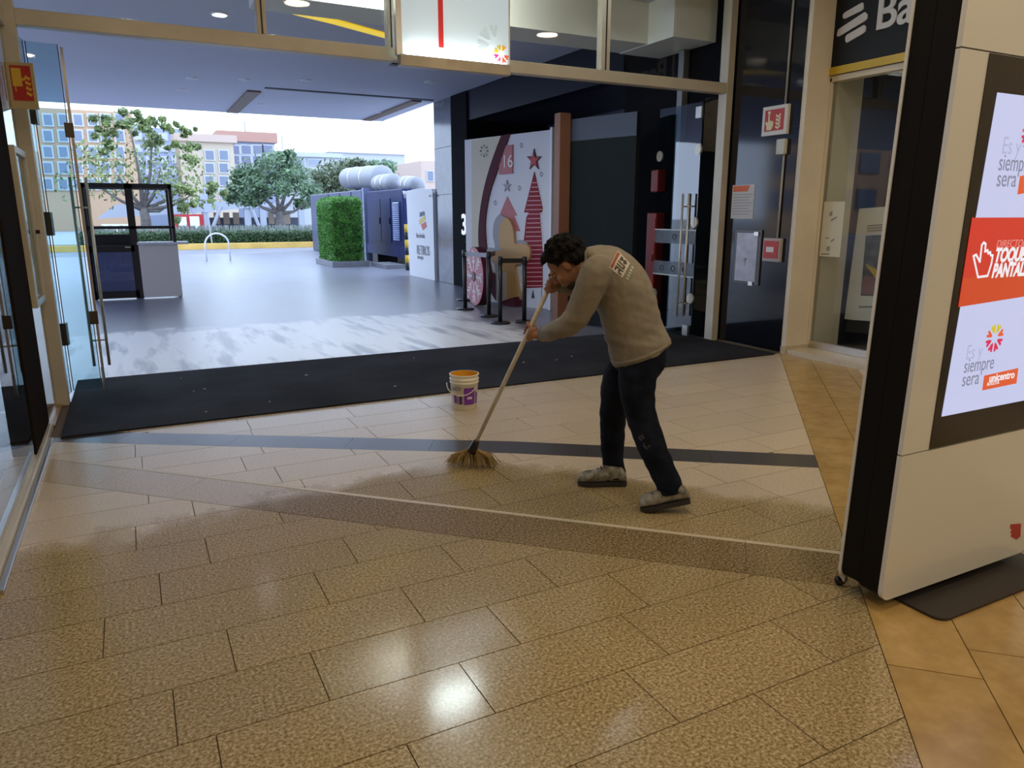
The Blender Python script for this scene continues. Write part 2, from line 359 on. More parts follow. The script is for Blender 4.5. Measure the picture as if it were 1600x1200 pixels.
# ---- right: black granite return, cream pier, bank front
wr = struct(MB().box(6.70, 7.05, 6.10, 7.28, 0, 4.5).build('wall_right', GRANB), 'polished black granite wall beside the doorway')
struct(MB().box(6.70, 7.05, 7.28, 9.4, 0, 4.5).build('wall_right_outside', mat('matt_black', (0.008, 0.008, 0.010), 0.8, spec=0.05)))
for z in (1.02, 2.55): MB().box(6.697, 6.70, 6.10, 7.15, z, z+0.004).build('joint', BLACK, wr)
MB().box(6.66, 6.72, 6.10, 7.14, 0, 0.012).build('floor_trim', mat('dull_brass', (0.22, 0.16, 0.08), 0.4, 0.6), wr)
wp = struct(MB().box(6.705, 7.06, 6.04, 6.10, 0.09, 4.5).build('wall_pier', CREAM), 'cream plastered pier at the corner of the bank front')
MB().box(6.695, 7.07, 6.025, 6.10, 0, 0.09).build('pier_base', mat('beige_marble', (0.55, 0.46, 0.31), 0.25, var=0.15, vscale=25), wp)
MB().box(7.05, 7.40, 6.02, 6.10, 0.09, 3.06).build('pier_reveal', CREAM, wp)
XB = 7.07
wb = struct(thing('wall_bank', 'bank shopfront with display window on the right', 'wall')); del wb['category']
MB().box(XB, XB+0.05, 1.0, 6.04, 0.055, 0.14).build('bottom_rail', STEEL, wb, bevel=0.004)
MB().box(XB+0.02, XB+0.03, 1.0, 6.02, 0.14, 3.02).build('shop_pane', GLASS, wb)
MB().box(XB-0.02, XB+0.10, 1.0, 6.04, 3.02, 3.08).build('head_rail', CREAM, wb)
MB().box(XB-0.03, XB+0.10, 1.0, 6.04, 3.08, 4.5).build('fascia', mat('anthracite_panel', (0.012, 0.014, 0.018), 0.5, spec=0.2), wb)
MB().box(XB+0.015, XB+0.035, 4.55, 4.56, 0.14, 3.02).build('pane_joint', STEEL, wb)
struct(MB().box(7.02, 7.12, -9, 1.0, 0, 4.5).build('wall_right_rear', CREAM))
SHOPW = mat('shop_wall', (0.58, 0.55, 0.45), 0.6)
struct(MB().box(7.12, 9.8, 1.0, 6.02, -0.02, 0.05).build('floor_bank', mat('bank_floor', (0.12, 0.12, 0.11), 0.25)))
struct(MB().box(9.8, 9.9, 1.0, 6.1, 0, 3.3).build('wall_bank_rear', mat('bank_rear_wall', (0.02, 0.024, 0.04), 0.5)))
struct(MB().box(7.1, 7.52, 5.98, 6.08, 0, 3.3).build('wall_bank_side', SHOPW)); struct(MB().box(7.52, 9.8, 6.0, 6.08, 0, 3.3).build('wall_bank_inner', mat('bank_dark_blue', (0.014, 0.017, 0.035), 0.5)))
struct(MB().box(7.1, 9.8, 0.9, 1.0, 0, 3.3).build('wall_bank_near', SHOPW))
struct(MB().box(7.1, 9.9, 1.0, 6.1, 3.2, 3.3).build('ceiling_bank', SHOPW))

# ---- outside, under the canopy
PAVE = mat('grey_paving', (0.26, 0.265, 0.30), 0.33, var=0.16, vscale=1.4)
def paving():
    m = bpy.data.materials.new('soapy_glare_paving'); m.use_nodes = True; nt = m.node_tree; L = nt.links; b = nt.nodes['Principled BSDF']
    g = nt.nodes.new('ShaderNodeNewGeometry'); s = nt.nodes.new('ShaderNodeSeparateXYZ'); L.new(g.outputs['Position'], s.inputs[0])
    def mth(op, a, c, d=None):
        n = nt.nodes.new('ShaderNodeMath'); n.operation = op
        for i, v in enumerate((a, c, d)):
            if v is None: continue
            if isinstance(v, (int, float)): n.inputs[i].default_value = v
            else: L.new(v, n.inputs[i])
        return n.outputs[0]
    n = nt.nodes.new('ShaderNodeTexNoise'); n.inputs['Scale'].default_value = 1.1; n.inputs['Detail'].default_value = 6; L.new(g.outputs['Position'], n.inputs['Vector'])
    mp = nt.nodes.new('ShaderNodeMapping'); mp.inputs['Scale'].default_value = (3.2, 0.5, 1); mp.inputs['Rotation'].default_value = (0, 0, 0.35); L.new(g.outputs['Position'], mp.inputs['Vector'])
    n2 = nt.nodes.new('ShaderNodeTexNoise'); n2.inputs['Scale'].default_value = 1.3; n2.inputs['Detail'].default_value = 7; L.new(mp.outputs[0], n2.inputs['Vector'])
    # soapy, washed zone next to the doormat, its wet glare painted near-white: Y < ~11.4, X < ~4.6
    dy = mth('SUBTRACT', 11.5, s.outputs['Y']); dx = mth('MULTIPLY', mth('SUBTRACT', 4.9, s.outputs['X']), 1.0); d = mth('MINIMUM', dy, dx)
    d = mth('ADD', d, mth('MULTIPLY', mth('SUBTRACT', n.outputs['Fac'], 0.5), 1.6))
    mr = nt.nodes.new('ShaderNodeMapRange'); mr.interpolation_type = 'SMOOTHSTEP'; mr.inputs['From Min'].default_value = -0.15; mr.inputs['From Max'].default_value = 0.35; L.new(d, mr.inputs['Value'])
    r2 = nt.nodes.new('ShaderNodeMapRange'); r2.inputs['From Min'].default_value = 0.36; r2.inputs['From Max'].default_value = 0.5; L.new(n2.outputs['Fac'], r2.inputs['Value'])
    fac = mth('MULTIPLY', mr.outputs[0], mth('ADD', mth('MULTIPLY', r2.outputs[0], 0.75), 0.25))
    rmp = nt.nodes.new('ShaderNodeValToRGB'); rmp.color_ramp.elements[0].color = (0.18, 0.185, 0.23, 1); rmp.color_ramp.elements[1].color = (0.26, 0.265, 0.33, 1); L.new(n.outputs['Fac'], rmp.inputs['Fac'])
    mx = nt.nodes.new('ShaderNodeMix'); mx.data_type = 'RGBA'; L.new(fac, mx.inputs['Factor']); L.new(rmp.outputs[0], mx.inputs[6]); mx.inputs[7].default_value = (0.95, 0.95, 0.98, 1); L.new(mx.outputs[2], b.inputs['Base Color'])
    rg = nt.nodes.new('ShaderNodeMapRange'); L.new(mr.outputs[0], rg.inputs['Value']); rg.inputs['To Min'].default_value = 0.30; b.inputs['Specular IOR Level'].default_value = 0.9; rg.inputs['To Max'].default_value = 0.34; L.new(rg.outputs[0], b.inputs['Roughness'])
    # faint slab joints
    bk = nt.nodes.new('ShaderNodeTexBrick'); bk.inputs['Scale'].default_value = 1.0; bk.inputs['Brick Width'].default_value = 0.9; bk.inputs['Row Height'].default_value = 0.45; bk.inputs['Mortar Size'].default_value = 0.006
    L.new(g.outputs['Position'], bk.inputs['Vector']); bp = nt.nodes.new('ShaderNodeBump'); bp.inputs['Strength'].default_value = 0.25; bp.invert = True; bp.inputs['Distance'].default_value = 0.004
    L.new(bk.outputs['Fac'], bp.inputs['Height']); L.new(bp.outputs[0], b.inputs['Normal'])
    return m
struct(MB().box(-40, 12, 7.2, 33, -0.12, -0.006).build('floor_outside', paving()), 'grey paved forecourt under the canopy, soapy near the door with wet glare painted white')
CAN = mat('canopy_soffit', (0.56, 0.57, 0.66), 0.6)
can = struct(MB().box(-14, 6.66, 7.26, 20.8, 4.15, 4.6).build('ceiling_canopy', CAN), 'flat soffit of the canopy outside the doorway')
BRN = mat('brown_slot', (0.16, 0.10, 0.06), 0.5)
MB().box(2.52, 2.80, 17.1, 20.8, 4.118, 4.15).build('slot', BRN, can); MB().box(6.06, 6.30, 16.8, 20.8, 4.118, 4.15).build('slot', BRN, can)
MB().box(2.8, 6.5, 16.55, 16.68, 4.135, 4.15).build('groove', mat('groove_dark', (0.05, 0.05, 0.06), 0.6), can)
MB().box(-14, 6.66, 20.8, 20.9, 4.14, 5.0).build('canopy_edge', WHITE, can)
LMP = mat('lit_downlight', (1, 1, 1), 0.4, emit=(0.95, 0.97, 1), estr=6); DIM = mat('downlight_off', (0.60, 0.61, 0.66), 0.4)
for i, (u, v) in enumerate([(343, 22), (300, 122), (382, 124), (285, 140), (478, 125), (672, 128), (410, 163), (595, 176)]):
    p = PG(u, v, 4.15); d_ = thing('canopy_downlight', ['lit round downlight seen through the left transom pane', 'unlit canopy downlight left of the other of the nearer pair', 'unlit canopy downlight just left of the brown slot end',
        'unlit canopy downlight nearest the left door', 'unlit canopy downlight in the middle of the canopy', 'unlit canopy downlight beneath the illuminated sign', 'unlit canopy downlight near the outer canopy edge', 'unlit canopy downlight beside the right brown slot'][i], 'ceiling light', (p.x, p.y, 4.14), 'downlights in the canopy')
    MB().lathe((p.x, p.y, 0), [(0.115, 4.15), (0.115, 4.138), (0.09, 4.136)]).build('trim_ring', WHITE, d_)
    MB().lathe((p.x, p.y, 0), [(0.088, 4.137), (0.088, 4.132)]).build('lens', LMP if i == 0 else DIM, d_)
# bulkhead, and a glowing yellow strip put in for a reflection in the transom
BLK = mat('pale_green_bulkhead', (0.76, 0.75, 0.67), 0.6)
bk = struct(MB().box(1.35, 6.02, 8.0, 8.6, 3.68, 4.15).box(6.02, 6.68, 7.5, 8.6, 3.67, 4.15).build('trim_1', BLK), 'pale bulkhead hanging behind the transom panes')
YEL = mat('yellow_reflection_glow', (0.9, 0.65, 0.03), 0.4, emit=(1.0, 0.68, 0.03), estr=0.75)
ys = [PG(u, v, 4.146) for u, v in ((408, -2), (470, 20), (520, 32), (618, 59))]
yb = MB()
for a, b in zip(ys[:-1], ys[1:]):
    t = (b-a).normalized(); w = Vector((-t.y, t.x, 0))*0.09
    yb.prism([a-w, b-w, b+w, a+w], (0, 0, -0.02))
rootless('yellow_reflection_strip', yb, YEL, 'glowing yellow strip standing in for a reflection in the transom glass', 'painted reflection')

# ---- recess on the right: dark fascia, stone column, dark back
NAVY = mat('navy_gloss', (0.010, 0.011, 0.022), 0.4, spec=0.1)
struct(MB().box(6.66, 6.95, 9.4, 15.0, 3.55, 4.6).build('trim_2', NAVY), 'dark glossy fascia over the recess')
struct(MB().box(6.95, 11, 7.3, 15.8, 3.55, 3.7).build('ceiling_recess', mat('recess_ceiling', (0.02, 0.02, 0.03), 0.5)))
struct(MB().box(8.6, 8.8, 7.3, 15.9, 0, 3.7).build('wall_recess', mat('recess_wall', (0.035, 0.037, 0.06), 0.35)))
struct(MB().box(7.05, 8.6, 9.3, 9.4, 0, 3.7).build('wall_recess_side', BLACK))
col = struct(MB().box(6.66, 7.2, 15.86, 17.0, 0, 4.5).build('wall_column', mat('blue_grey_stone', (0.12, 0.125, 0.16), 0.14, var=0.25, vscale=3)), 'polished grey stone column at the corner of the forecourt')
for z in (1.0, 2.05, 3.1): MB().box(6.655, 6.66, 15.86, 17.0, z, z+0.012).build('joint', BLACK, col)
struct(MB().box(6.62, 8.6, 15.0, 15.86, 0, 4.14).build('wall_black_pier', mat('matt_black', (0.008, 0.008, 0.010), 0.8, spec=0.05)), 'matt black pier beside the stone column')
lt = rootless('sign_letters', MB().box(6.604, 6.606, 15.1, 15.11, 1.0, 1.01), WHITE, 'white raised characters on the edge of the black pier', 'sign')
p = PX(727, 366, 6.60); text('character', '3.', 0.62, (6.608, 15.33, p.z), (0.0, -1, 0), (0, 0, 1), mat('white_letter', (0.9, 0.9, 0.92), 0.4, emit=(0.9, 0.92, 1), estr=0.5), lt, 0.01, bold=0.012)

# ---- doormat
def matmat():
    m = mat('doormat_pile', (0.008, 0.008, 0.010), 0.95, spec=0.3, var=0.5, vscale=1.2, bump=0.8, bscale=220, var_col=(0.032, 0.032, 0.042)); return m
dm = rootless('doormat', MB().box(-0.60, 6.57, 6.06, 8.17, -0.005, 0.014), matmat(), 'long black doormat lying across the doorway', 'doormat')
for i in range(13):
    u = random.uniform(0, 6.4); v = random.uniform(6.2, 8.05); s = random.uniform(0.008, 0.022)
    MB().prism([(u, v, 0.0145), (u+s*1.6, v+s*0.4, 0.0145), (u+s, v+s, 0.0145)], (0, 0, 0.004)).build('crumb', WHITE, dm)

# ---- left glass door set
def patch(mb, p, d, h=0.07, w=0.05, t=0.02):
    d = Vector(d).normalized(); n = Vector((-d.y, d.x, 0)); mb.obox(Vector(p)-d*w-n*t-Vector((0, 0, h)), d*2*w, n*2*t, (0, 0, 2*h))
def gpanel(name, a, b, z0, z1, parent, m=GLASSB, t=0.012):
    a, b = Vector((*a, 0)), Vector((*b, 0)); d = (b-a); n = Vector((-d.y, d.x, 0)).normalized()*t
    return MB().obox(a-n/2+Vector((0, 0, z0)), d, n, (0, 0, z1-z0)).build(name, m, parent)
dl = thing('glass_door', 'open frameless glass door with long pull bars at the left jamb', 'door', (-0.62, 7.3, 0))
EDGE = mat('glass_edge', (0.07, 0.17, 0.20), 0.2); FIT = mat('dark_patch_fitting', (0.10, 0.085, 0.06), 0.35, 0.7)
gpanel('sidelight', (-0.66, 7.34), (-0.62, 7.60), 0.02, 3.0, dl)
gpanel('sidelight', (-0.605, 7.655), (-0.385, 7.675), 0.02, 3.0, dl)
gpanel('leaf', (-0.355, 7.68), (-0.40, 8.50), 0.03, 2.98, dl)
for x, y in ((-0.62, 7.607), (-0.605, 7.648), (-0.378, 7.676)):
    MB().box(x-0.004, x+0.004, y-0.004, y+0.004, 0.02, 3.0).build('glass_edge', EDGE, dl)
MB().box(-0.361, -0.339, 7.665, 7.679, 0.03, 2.98).build('edge_profile', STEEL, dl)
for z in (2.44, 1.52, 0.55):
    mb = MB(); patch(mb, (-0.61, 7.63, z), (0.1, 0.9, 0), 0.10, 0.045, 0.025); mb.build('hinge', FIT, dl, bevel=0.004)
for z in (2.31, 0.68):
    mb = MB(); patch(mb, (-0.37, 7.668, z), (1, 0.1, 0), 0.06, 0.035, 0.02); mb.build('clamp', FIT, dl, bevel=0.004)
MB().tube([(-0.352, 7.66, 0.016), (-0.352, 7.66, 0.22)], 0.014).build('floor_pivot', STEEL, dl)
for s in (-1, 1):
    x = -0.355+s*0.062; h = MB().tube([(x, 7.72, 0.22), (x, 7.72, 1.92)], 0.013, 12).build('pull_bar', CHROME, dl, True)
    MB().tube([(x, 7.72, 0.46), (-0.355, 7.72, 0.46)], 0.008).tube([(x, 7.72, 1.66), (-0.355, 7.72, 1.66)], 0.008).build('standoff', CHROME, h, True)

# ---- right glass door set
dr = thing('glass_door', 'open glass door with frosted bands and steel pull bars at the right jamb', 'door', (6.5, 7.4, 0))
ha, hb = Vector((6.49, 7.44, 0)), Vector((6.46, 8.24, 0)); dv = (hb-ha).normalized(); dn = Vector((-dv.y, dv.x, 0))
if dn.x > 0: dn = -dn
gpanel('sidelight', (6.60, 7.29), (6.50, 7.42), 0.02, 3.0, dr)
gpanel('leaf', ha.xy, hb.xy, 0.03, 2.96, dr, glass('reflective_door_glass', (0.66, 0.80, 0.88), 2.1))
FROST = mat('frosted_film', (0.30, 0.36, 0.46), 0.5); FROST.node_tree.nodes['Principled BSDF'].inputs['Alpha'].default_value = 0.4
LINE = mat('film_line', (0.72, 0.76, 0.78), 0.5)
L_ = (hb-ha).length
for z0, z1, zl in ((1.22, 1.40, 1.40), (0.80, 0.98, 0.80)):
    f = MB().obox(ha+dn*0.008+Vector((0, 0, z0)), dv*L_, dn*0.002, (0, 0, z1-z0)).build('frosted_band', FROST, dr)
    MB().obox(ha+dn*0.0105+Vector((0, 0, zl-0.008)), dv*L_, dn*0.002, (0, 0, 0.016)).build('band_line', LINE, f)
    for k in ((0.5,) if z0 > 1 else (0.22, 0.5, 0.78)):
        c = ha+dv*L_*k+dn*0.012+Vector((0, 0, (z0+z1)/2)); ic = MB()
        for a in range(10):
            t0, t1 = 2*math.pi*a/10, 2*math.pi*(a+1)/10
            ic.tube([c+(dv*math.cos(t)+UPZ*math.sin(t))*0.035 for t in (t0, t1)], 0.005, 5)
        ic.build('icon', BLACK, f)
for t, z in ((0.06, 2.40), (0.06, 0.52), (0.97, 2.36), (0.97, 0.52), (0.06, 1.50)):
    c = ha+dv*L_*t+Vector((0, 0, z)); pts = [c+dn*0.012+(dv*math.cos(a)+UPZ*math.sin(a)*1.25)*0.055 for a in [2*math.pi*k/16 for k in range(16)]]
    MB().prism(pts, -dn*0.03).build('hinge_disc', CHROME, dr)
for t in (0.10, 0.24):
    b0 = ha+dv*L_*(t+0.02)+dn*0.07; h = MB().tube([b0+UPZ*0.28, b0+UPZ*1.86], 0.014, 12).build('pull_bar', CHROME, dr, True)
    MB().tube([b0+UPZ*0.45, b0-dn*0.07+UPZ*0.45], 0.009).tube([b0+UPZ*1.7, b0-dn*0.07+UPZ*1.7], 0.009).build('standoff', CHROME, h, True)
mb = MB(); patch(mb, ha+dv*0.1+UPZ*0.09, dv, 0.07, 0.05, 0.022); mb.build('bottom_patch', STEEL, dr, bevel=0.004)
mb = MB(); patch(mb, ha+dv*0.06+UPZ*2.84, dv, 0.07, 0.05, 0.022); mb.build('top_patch', STEEL, dr, bevel=0.004)
rootless('steel_post', MB().box(6.57, 6.67, 7.96, 8.06, 0.014, 3.66), mat('grey_post', (0.20, 0.20, 0.20), 0.4, 0.5), 'slim grey steel post behind the right glass door', 'post', bevel=0.005)
fx = thing('hose_cabinet', 'red fire cabinet on the black wall behind the right glass door', 'cabinet', (6.6, 8.3, 0.3))
RED = mat('signal_red', (0.52, 0.028, 0.018), 0.4)
MB().box(6.55, 6.69, 8.34, 8.56, 0.35, 1.62).build('body', RED, fx, bevel=0.01)
MB().box(6.54, 6.55, 8.36, 8.54, 0.42, 1.55).build('door', RED, fx); MB().box(6.53, 6.54, 8.38, 8.40, 0.95, 1.05).build('handle', BLACK, fx)
rootless('alarm_box', MB().box(6.56, 6.695, 8.36, 8.52, 1.9, 2.2), RED, 'red box mounted above the red fire cabinet', 'box', bevel=0.01)

# ---- signs on the black wall
def signbox(name, label, corners, X, t, face_cols):
    pass
SIGNW = mat('sign_white', (0.75, 0.73, 0.68), 0.4); SRED = mat('sign_red', (0.50, 0.035, 0.03), 0.4); SCRM = mat('sign_cream', (0.85, 0.72, 0.42), 0.4)
fs = thing('fire_alarm_sign', 'small white and red fire alarm sign with a pressing hand', 'sign', (6.7, 6.42, 2.48))
MB().box(6.655, 6.70, 6.24, 6.61, 2.48, 2.80).build('case', SIGNW, fs, bevel=0.005)
MB().box(6.650, 6.655, 6.285, 6.565, 2.53, 2.76).build('red_face', SRED, fs)
def wallpoly(pts, X, t, name, m, parent):      # pts (left->right, up) on a wall X = const seen from -X: left is +Y
    return MB().prism([(X, y, z) for y, z in pts], (-t, 0, 0)).build(name, m, parent)
hy, hz = 6.56, 2.54
hand = [(0.03, 0.0), (0.10, 0.0), (0.125, 0.04), (0.13, 0.09), (0.10, 0.10), (0.095, 0.085), (0.085, 0.11), (0.07, 0.09), (0.07, 0.17), (0.05, 0.17), (0.048, 0.08), (0.02, 0.10), (0.01, 0.08), (0.03, 0.04)]
wallpoly([(hy-a, hz+b) for a, b in hand], 6.650, 0.003, 'hand', SCRM, fs)
wallpoly([(hy-a, hz+b) for a, b in [(0.04, 0.175), (0.08, 0.175), (0.08, 0.205), (0.04, 0.205)]], 6.650, 0.003, 'button', SCRM, fs)
for k in range(4):
    wallpoly([(hy-a, hz+b+0.04*k) for a, b in [(0.16, 0.02), (0.20, 0.0), (0.235, 0.03), (0.225, 0.055), (0.20, 0.025), (0.165, 0.045)]], 6.650, 0.003, 'flame', SCRM, fs)
sb = rootless('sounder_box', MB().box(6.64, 6.70, 6.24, 6.36, 2.26, 2.43), mat('ivory_plastic', (0.62, 0.63, 0.55), 0.4), 'ivory sounder box just under the fire alarm sign', 'alarm', bevel=0.012)
MB().lathe((0, 0, 0), [(0.001, 0), (0.03, 0), (0.03, 0.006), (0.001, 0.006)]).mesh()
rootless('conduit', MB().tube([(6.685, 6.31, 4.4), (6.685, 6.31, 2.80)], 0.012).tube([(6.685, 6.27, 2.27), (6.685, 6.27, 1.31)], 0.012), mat('conduit_grey', (0.42, 0.42, 0.40), 0.4), 'thin grey conduit running down to the red call point', 'conduit', smooth=True)
cp = thing('call_point', 'red manual fire call point with pale frame', 'call point', (6.7, 6.32, 1.07))
MB().box(6.65, 6.70, 6.19, 6.45, 1.06, 1.33).build('frame', mat('call_frame', (0.45, 0.40, 0.38), 0.4), cp, bevel=0.006)
MB().box(6.64, 6.652, 6.215, 6.425, 1.10, 1.30).build('red_face', RED, cp); MB().box(6.634, 6.642, 6.27, 6.38, 1.17, 1.23).build('lever', WHITE, cp)
pn = thing('paper_notice', 'white paper notice with an orange heading taped to the black wall', 'notice', (6.7, 6.88, 1.55))
PAPER = mat('paper', (0.62, 0.61, 0.59), 0.6); INK = mat('ink_grey', (0.30, 0.29, 0.30), 0.6); ORN = mat('print_orange', (0.75, 0.14, 0.04), 0.5)
MB().box(6.696, 6.70, 6.69, 7.06, 1.55, 1.95).build('sheet', PAPER, pn)
wallpoly([(7.045, 1.87), (6.80, 1.87), (6.77, 1.94), (7.045, 1.94)], 6.696, 0.001, 'heading', ORN, pn)
for k in range(8):
    z = 1.84-0.033*k; wallpoly([(7.03, z), (6.72+0.03*(k % 3), z), (6.72+0.03*(k % 3), z-0.008), (7.03, z-0.008)], 6.696, 0.001, 'text_line', INK, pn)
ff = thing('framed_plate', 'grey framed glossy plate with corner clips on the black wall', 'plate', (6.7, 6.73, 0.78))
MB().box(6.68, 6.70, 6.51, 6.95, 0.76, 1.42).build('frame', mat('grey_frame', (0.09, 0.09, 0.10), 0.3), ff, bevel=0.004)
MB().box(6.672, 6.68, 6.56, 6.90, 0.80, 1.38).build('plate', mat('grey_plate', (0.46, 0.48, 0.58), 0.12, var=0.2, vscale=8), ff)
for y, z in ((6.55, 1.37), (6.59, 0.775)): MB().box(6.664, 6.674, y, y+0.07, z-0.02, z+0.025).build('clip', STEEL, ff)
wallpoly([(6.78, 1.06), (6.74, 1.09), (6.70, 1.07), (6.73, 1.055), (6.735, 0.99), (6.745, 0.99), (6.745, 1.055)], 6.672, 0.002, 'mark', INK, ff)

# ---- fire hose sign at the left jamb (folded, shows a second face)
hs = thing('fire_hose_sign', 'folded red and yellow fire hose sign at the left jamb', 'sign', (-0.64, 6.6, 2.4))
a = PD(-14, 101, 6.0); c0 = PD(9, 97, 5.72); c1 = PD(53, 106, 5.78); zb = 2.30; HZ = PD(9, 97, 5.72).z; z0 = PD(12, 162, 5.72).z
def facebox(p, q, z0, z1, t, name, m, parent, ins=0.0, out=0.0):
    p = Vector((p.x, p.y, 0)); q = Vector((q.x, q.y, 0)); d = (q-p); l = d.length; d = d/l; n = Vector((d.y, -d.x, 0))
    return MB().obox(p+d*ins+n*out+UPZ*(z0+ins), d*(l-2*ins), n*t, UPZ*(z1-z0-2*ins)).build(name, m, parent)
CASE = mat('beige_case', (0.55, 0.44, 0.24), 0.45)
facebox(c0, c1, z0-0.035, HZ, 0.02, 'case', CASE, hs); facebox(a, c0, z0-0.035, HZ, 0.02, 'case', CASE, hs)
f1 = facebox(c0, c1, z0, HZ, 0.003, 'red_face', SRED, hs, 0.022, 0.02); facebox(a, c0, z0, HZ, 0.003, 'red_face', SRED, hs, 0.022, 0.02)
SYEL = mat('sign_yellow', (0.80, 0.50, 0.06), 0.4)
dd = Vector((c1.x-c0.x, c1.y-c0.y, 0)); ll = dd.length; dd /= ll; nn = Vector((dd.y, -dd.x, 0))
def fpoly(pts, name, m, k=0.0235, t=0.002):
    MB().prism([Vector((c0.x, c0.y, 0))+dd*(s*ll)+nn*k+UPZ*(z0+z*(HZ-z0)) for s, z in pts], nn*t).build(name, m, hs)
fpoly([(0.17, 0.42), (0.52, 0.42), (0.52, 0.86), (0.17, 0.86)], 'hose_box', SYEL)
fpoly([(0.52, 0.62), (0.66, 0.64), (0.66, 0.58), (0.52, 0.55)], 'nozzle', SYEL); fpoly([(0.24, 0.30), (0.28, 0.30), (0.28, 0.42), (0.24, 0.42)], 'hose_end', SYEL)
for k in range(4): fpoly([(0.62, 0.24+0.13*k), (0.80, 0.18+0.13*k), (0.86, 0.26+0.13*k), (0.80, 0.25+0.13*k), (0.66, 0.31+0.13*k)], 'flame', SYEL)

# ---- suspended illuminated sign over the doorway
sg = thing('illuminated_sign', 'white illuminated hanging sign with a red bar and a colourful flower logo', 'sign', (2.98, 7.0, 2.96))
SG = mat('lit_acrylic', (0.75, 0.82, 0.86), 0.25, emit=(0.50, 0.66, 0.74), estr=0.48)
MB().box(2.44, 3.55, 6.985, 7.03, 3.05, 3.74).build('panel', SG, sg)
MB().box(2.415, 3.565, 6.965, 7.06, 2.955, 3.055).build('bottom_bar', mat('bronze_bar', (0.38, 0.33, 0.25), 0.3, 0.6, var=0.3, vscale=3), sg, bevel=0.004)
MB().box(2.36, 3.55, 7.06, 7.14, 2.975, 2.99).build('back_ledge', BLACK, sg)
MB().box(2.385, 2.44, 6.98, 7.04, 3.05, 3.76).build('side_post', STEEL, sg); MB().box(3.55, 3.565, 6.98, 7.04, 3.05, 3.76).build('side_post', STEEL, sg)
MB().box(2.805, 2.855, 6.98, 6.985, 3.15, 3.74).build('red_bar', mat('sign_bar_red', (0.62, 0.02, 0.02), 0.4, emit=(0.65, 0.03, 0.03), estr=0.35), sg)
LED = mat('sign_tube', (1, 1, 1), 0.3, emit=(0.95, 1, 1), estr=3.5)
MB().box(2.47, 3.52, 6.975, 6.984, 3.056, 3.064).build('light_tube', LED, sg)
area('sign_tube_light', (2.98, 6.95, 3.075), 1.0, 0.03, 2.5, (0.9, 1, 1), (math.radians(150), 0, 0))
def petal(cx, cz, R, ang, to3, m, name, parent, nrm_, t=0.003, w=0.36):
    """arrow-shaped petal of the flower mark"""
    def P(r, s): ca, sa = math.cos(ang), math.sin(ang); return to3(cx+r*ca-s*sa, cz+r*sa+s*ca)
    pts = [P(R*.34, 0), P(R*.52, -R*w*.35), P(R*.95, -R*w*.75), P(R, -R*w*.25), P(R*.80, 0), P(R, R*w*.25), P(R*.95, R*w*.75), P(R*.52, R*w*.35)]
    MB().prism(pts, Vector(nrm_)*t).build(name, m, parent)
LOGO = [mat('logo_%d' % i, c, 0.4, emit=c, estr=0.35) for i, c in enumerate([(0.75, 0.03, 0.05), (0.75, 0.06, 0.02), (0.80, 0.16, 0.02), (0.85, 0.42, 0.02), (0.72, 0.50, 0.04), (0.75, 0.10, 0.04), (0.78, 0.03, 0.06), (0.70, 0.02, 0.10)])]
order = [2, 3, 4, 4, 7, 0, 1, 5]
for k in range(8):
    if k in (0,): continue
    petal(3.47, 3.15, 0.085, math.radians(22.5+45*k), lambda a, b: (a, 6.985, b), LOGO[order[k]], 'petal', sg, (0, -1, 0))
GH = mat('ghost_petal', (0.55, 0.62, 0.62), 0.4, emit=(0.50, 0.62, 0.66), estr=0.5)
for k in range(3): petal(3.40, 3.22, 0.19, math.radians(95+45*k), lambda a, b: (a, 6.985, b), GH, 'shade_petal', sg, (0, -1, 0), 0.002)
fl = thing('floodlight', 'cool white floodlight above the illuminated sign', 'lamp', (2.85, 7.0, 3.78))
MB().box(2.55, 3.15, 7.0, 7.08, 3.79, 4.08).build('housing', STEEL, fl); MB().box(2.58, 3.12, 6.995, 7.0, 3.82, 4.05).build('lens', mat('flood_lens', (1, 1, 1), 0.3, emit=(0.85, 1, 1), estr=30), fl)
dl2 = thing('ceiling_downlight', 'round ceiling downlight above the doorway mirrored in the floor', 'ceiling light', (4.88, 6.7, 4.5))
MB().lathe((4.88, 6.7, 0), [(0.16, 4.5), (0.16, 4.46), (0.13, 4.455)]).build('trim_ring', WHITE, dl2); MB().lathe((4.88, 6.7, 0), [(0.125, 4.458), (0.125, 4.45)]).build('lens', mat('flood_lens_small', (1, 1, 1), 0.3, emit=(0.85, 0.95, 1), estr=40), dl2)
area('flood_spill', (2.9, 7.42, 3.95), 0.7, 0.25, 62, (0.96, 1.0, 0.92), (math.radians(82), 0, 0))

# ---- bank fascia logo and lettering, notices in the window
sgn = thing('bank_sign', 'white stripe logo and bank lettering on the dark fascia', 'sign', (7.0, 5.6, 3.1))
BW = mat('letter_white', (0.66, 0.66, 0.68), 0.4)
YB = mat('fascia_yellow', (0.62, 0.42, 0.02), 0.4)
MB().box(7.02, 7.042, 1.0, 6.05, 3.085, 3.165).build('yellow_band', YB, sgn)
def fpx(pts, name, m, parent, X=7.04, t=0.012):
    return MB().prism([PX(u, v, X) for u, v in pts], (-t, 0, 0)).build(name, m, parent)
fpx([(1318, 23), (1322, 19), (1348, 4), (1350, 6), (1350, 14), (1347, 17), (1320, 30), (1318, 28)], 'logo_stripe', BW, sgn)
fpx([(1309, 52), (1311, 46), (1352, 19), (1356, 22), (1356, 29), (1352, 33), (1312, 57), (1309, 57)], 'logo_stripe', BW, sgn)
fpx([(1322, 58), (1325, 54), (1351, 39), (1354, 42), (1353, 49), (1350, 52), (1324, 67), (1322, 65)], 'logo_stripe', BW, sgn)
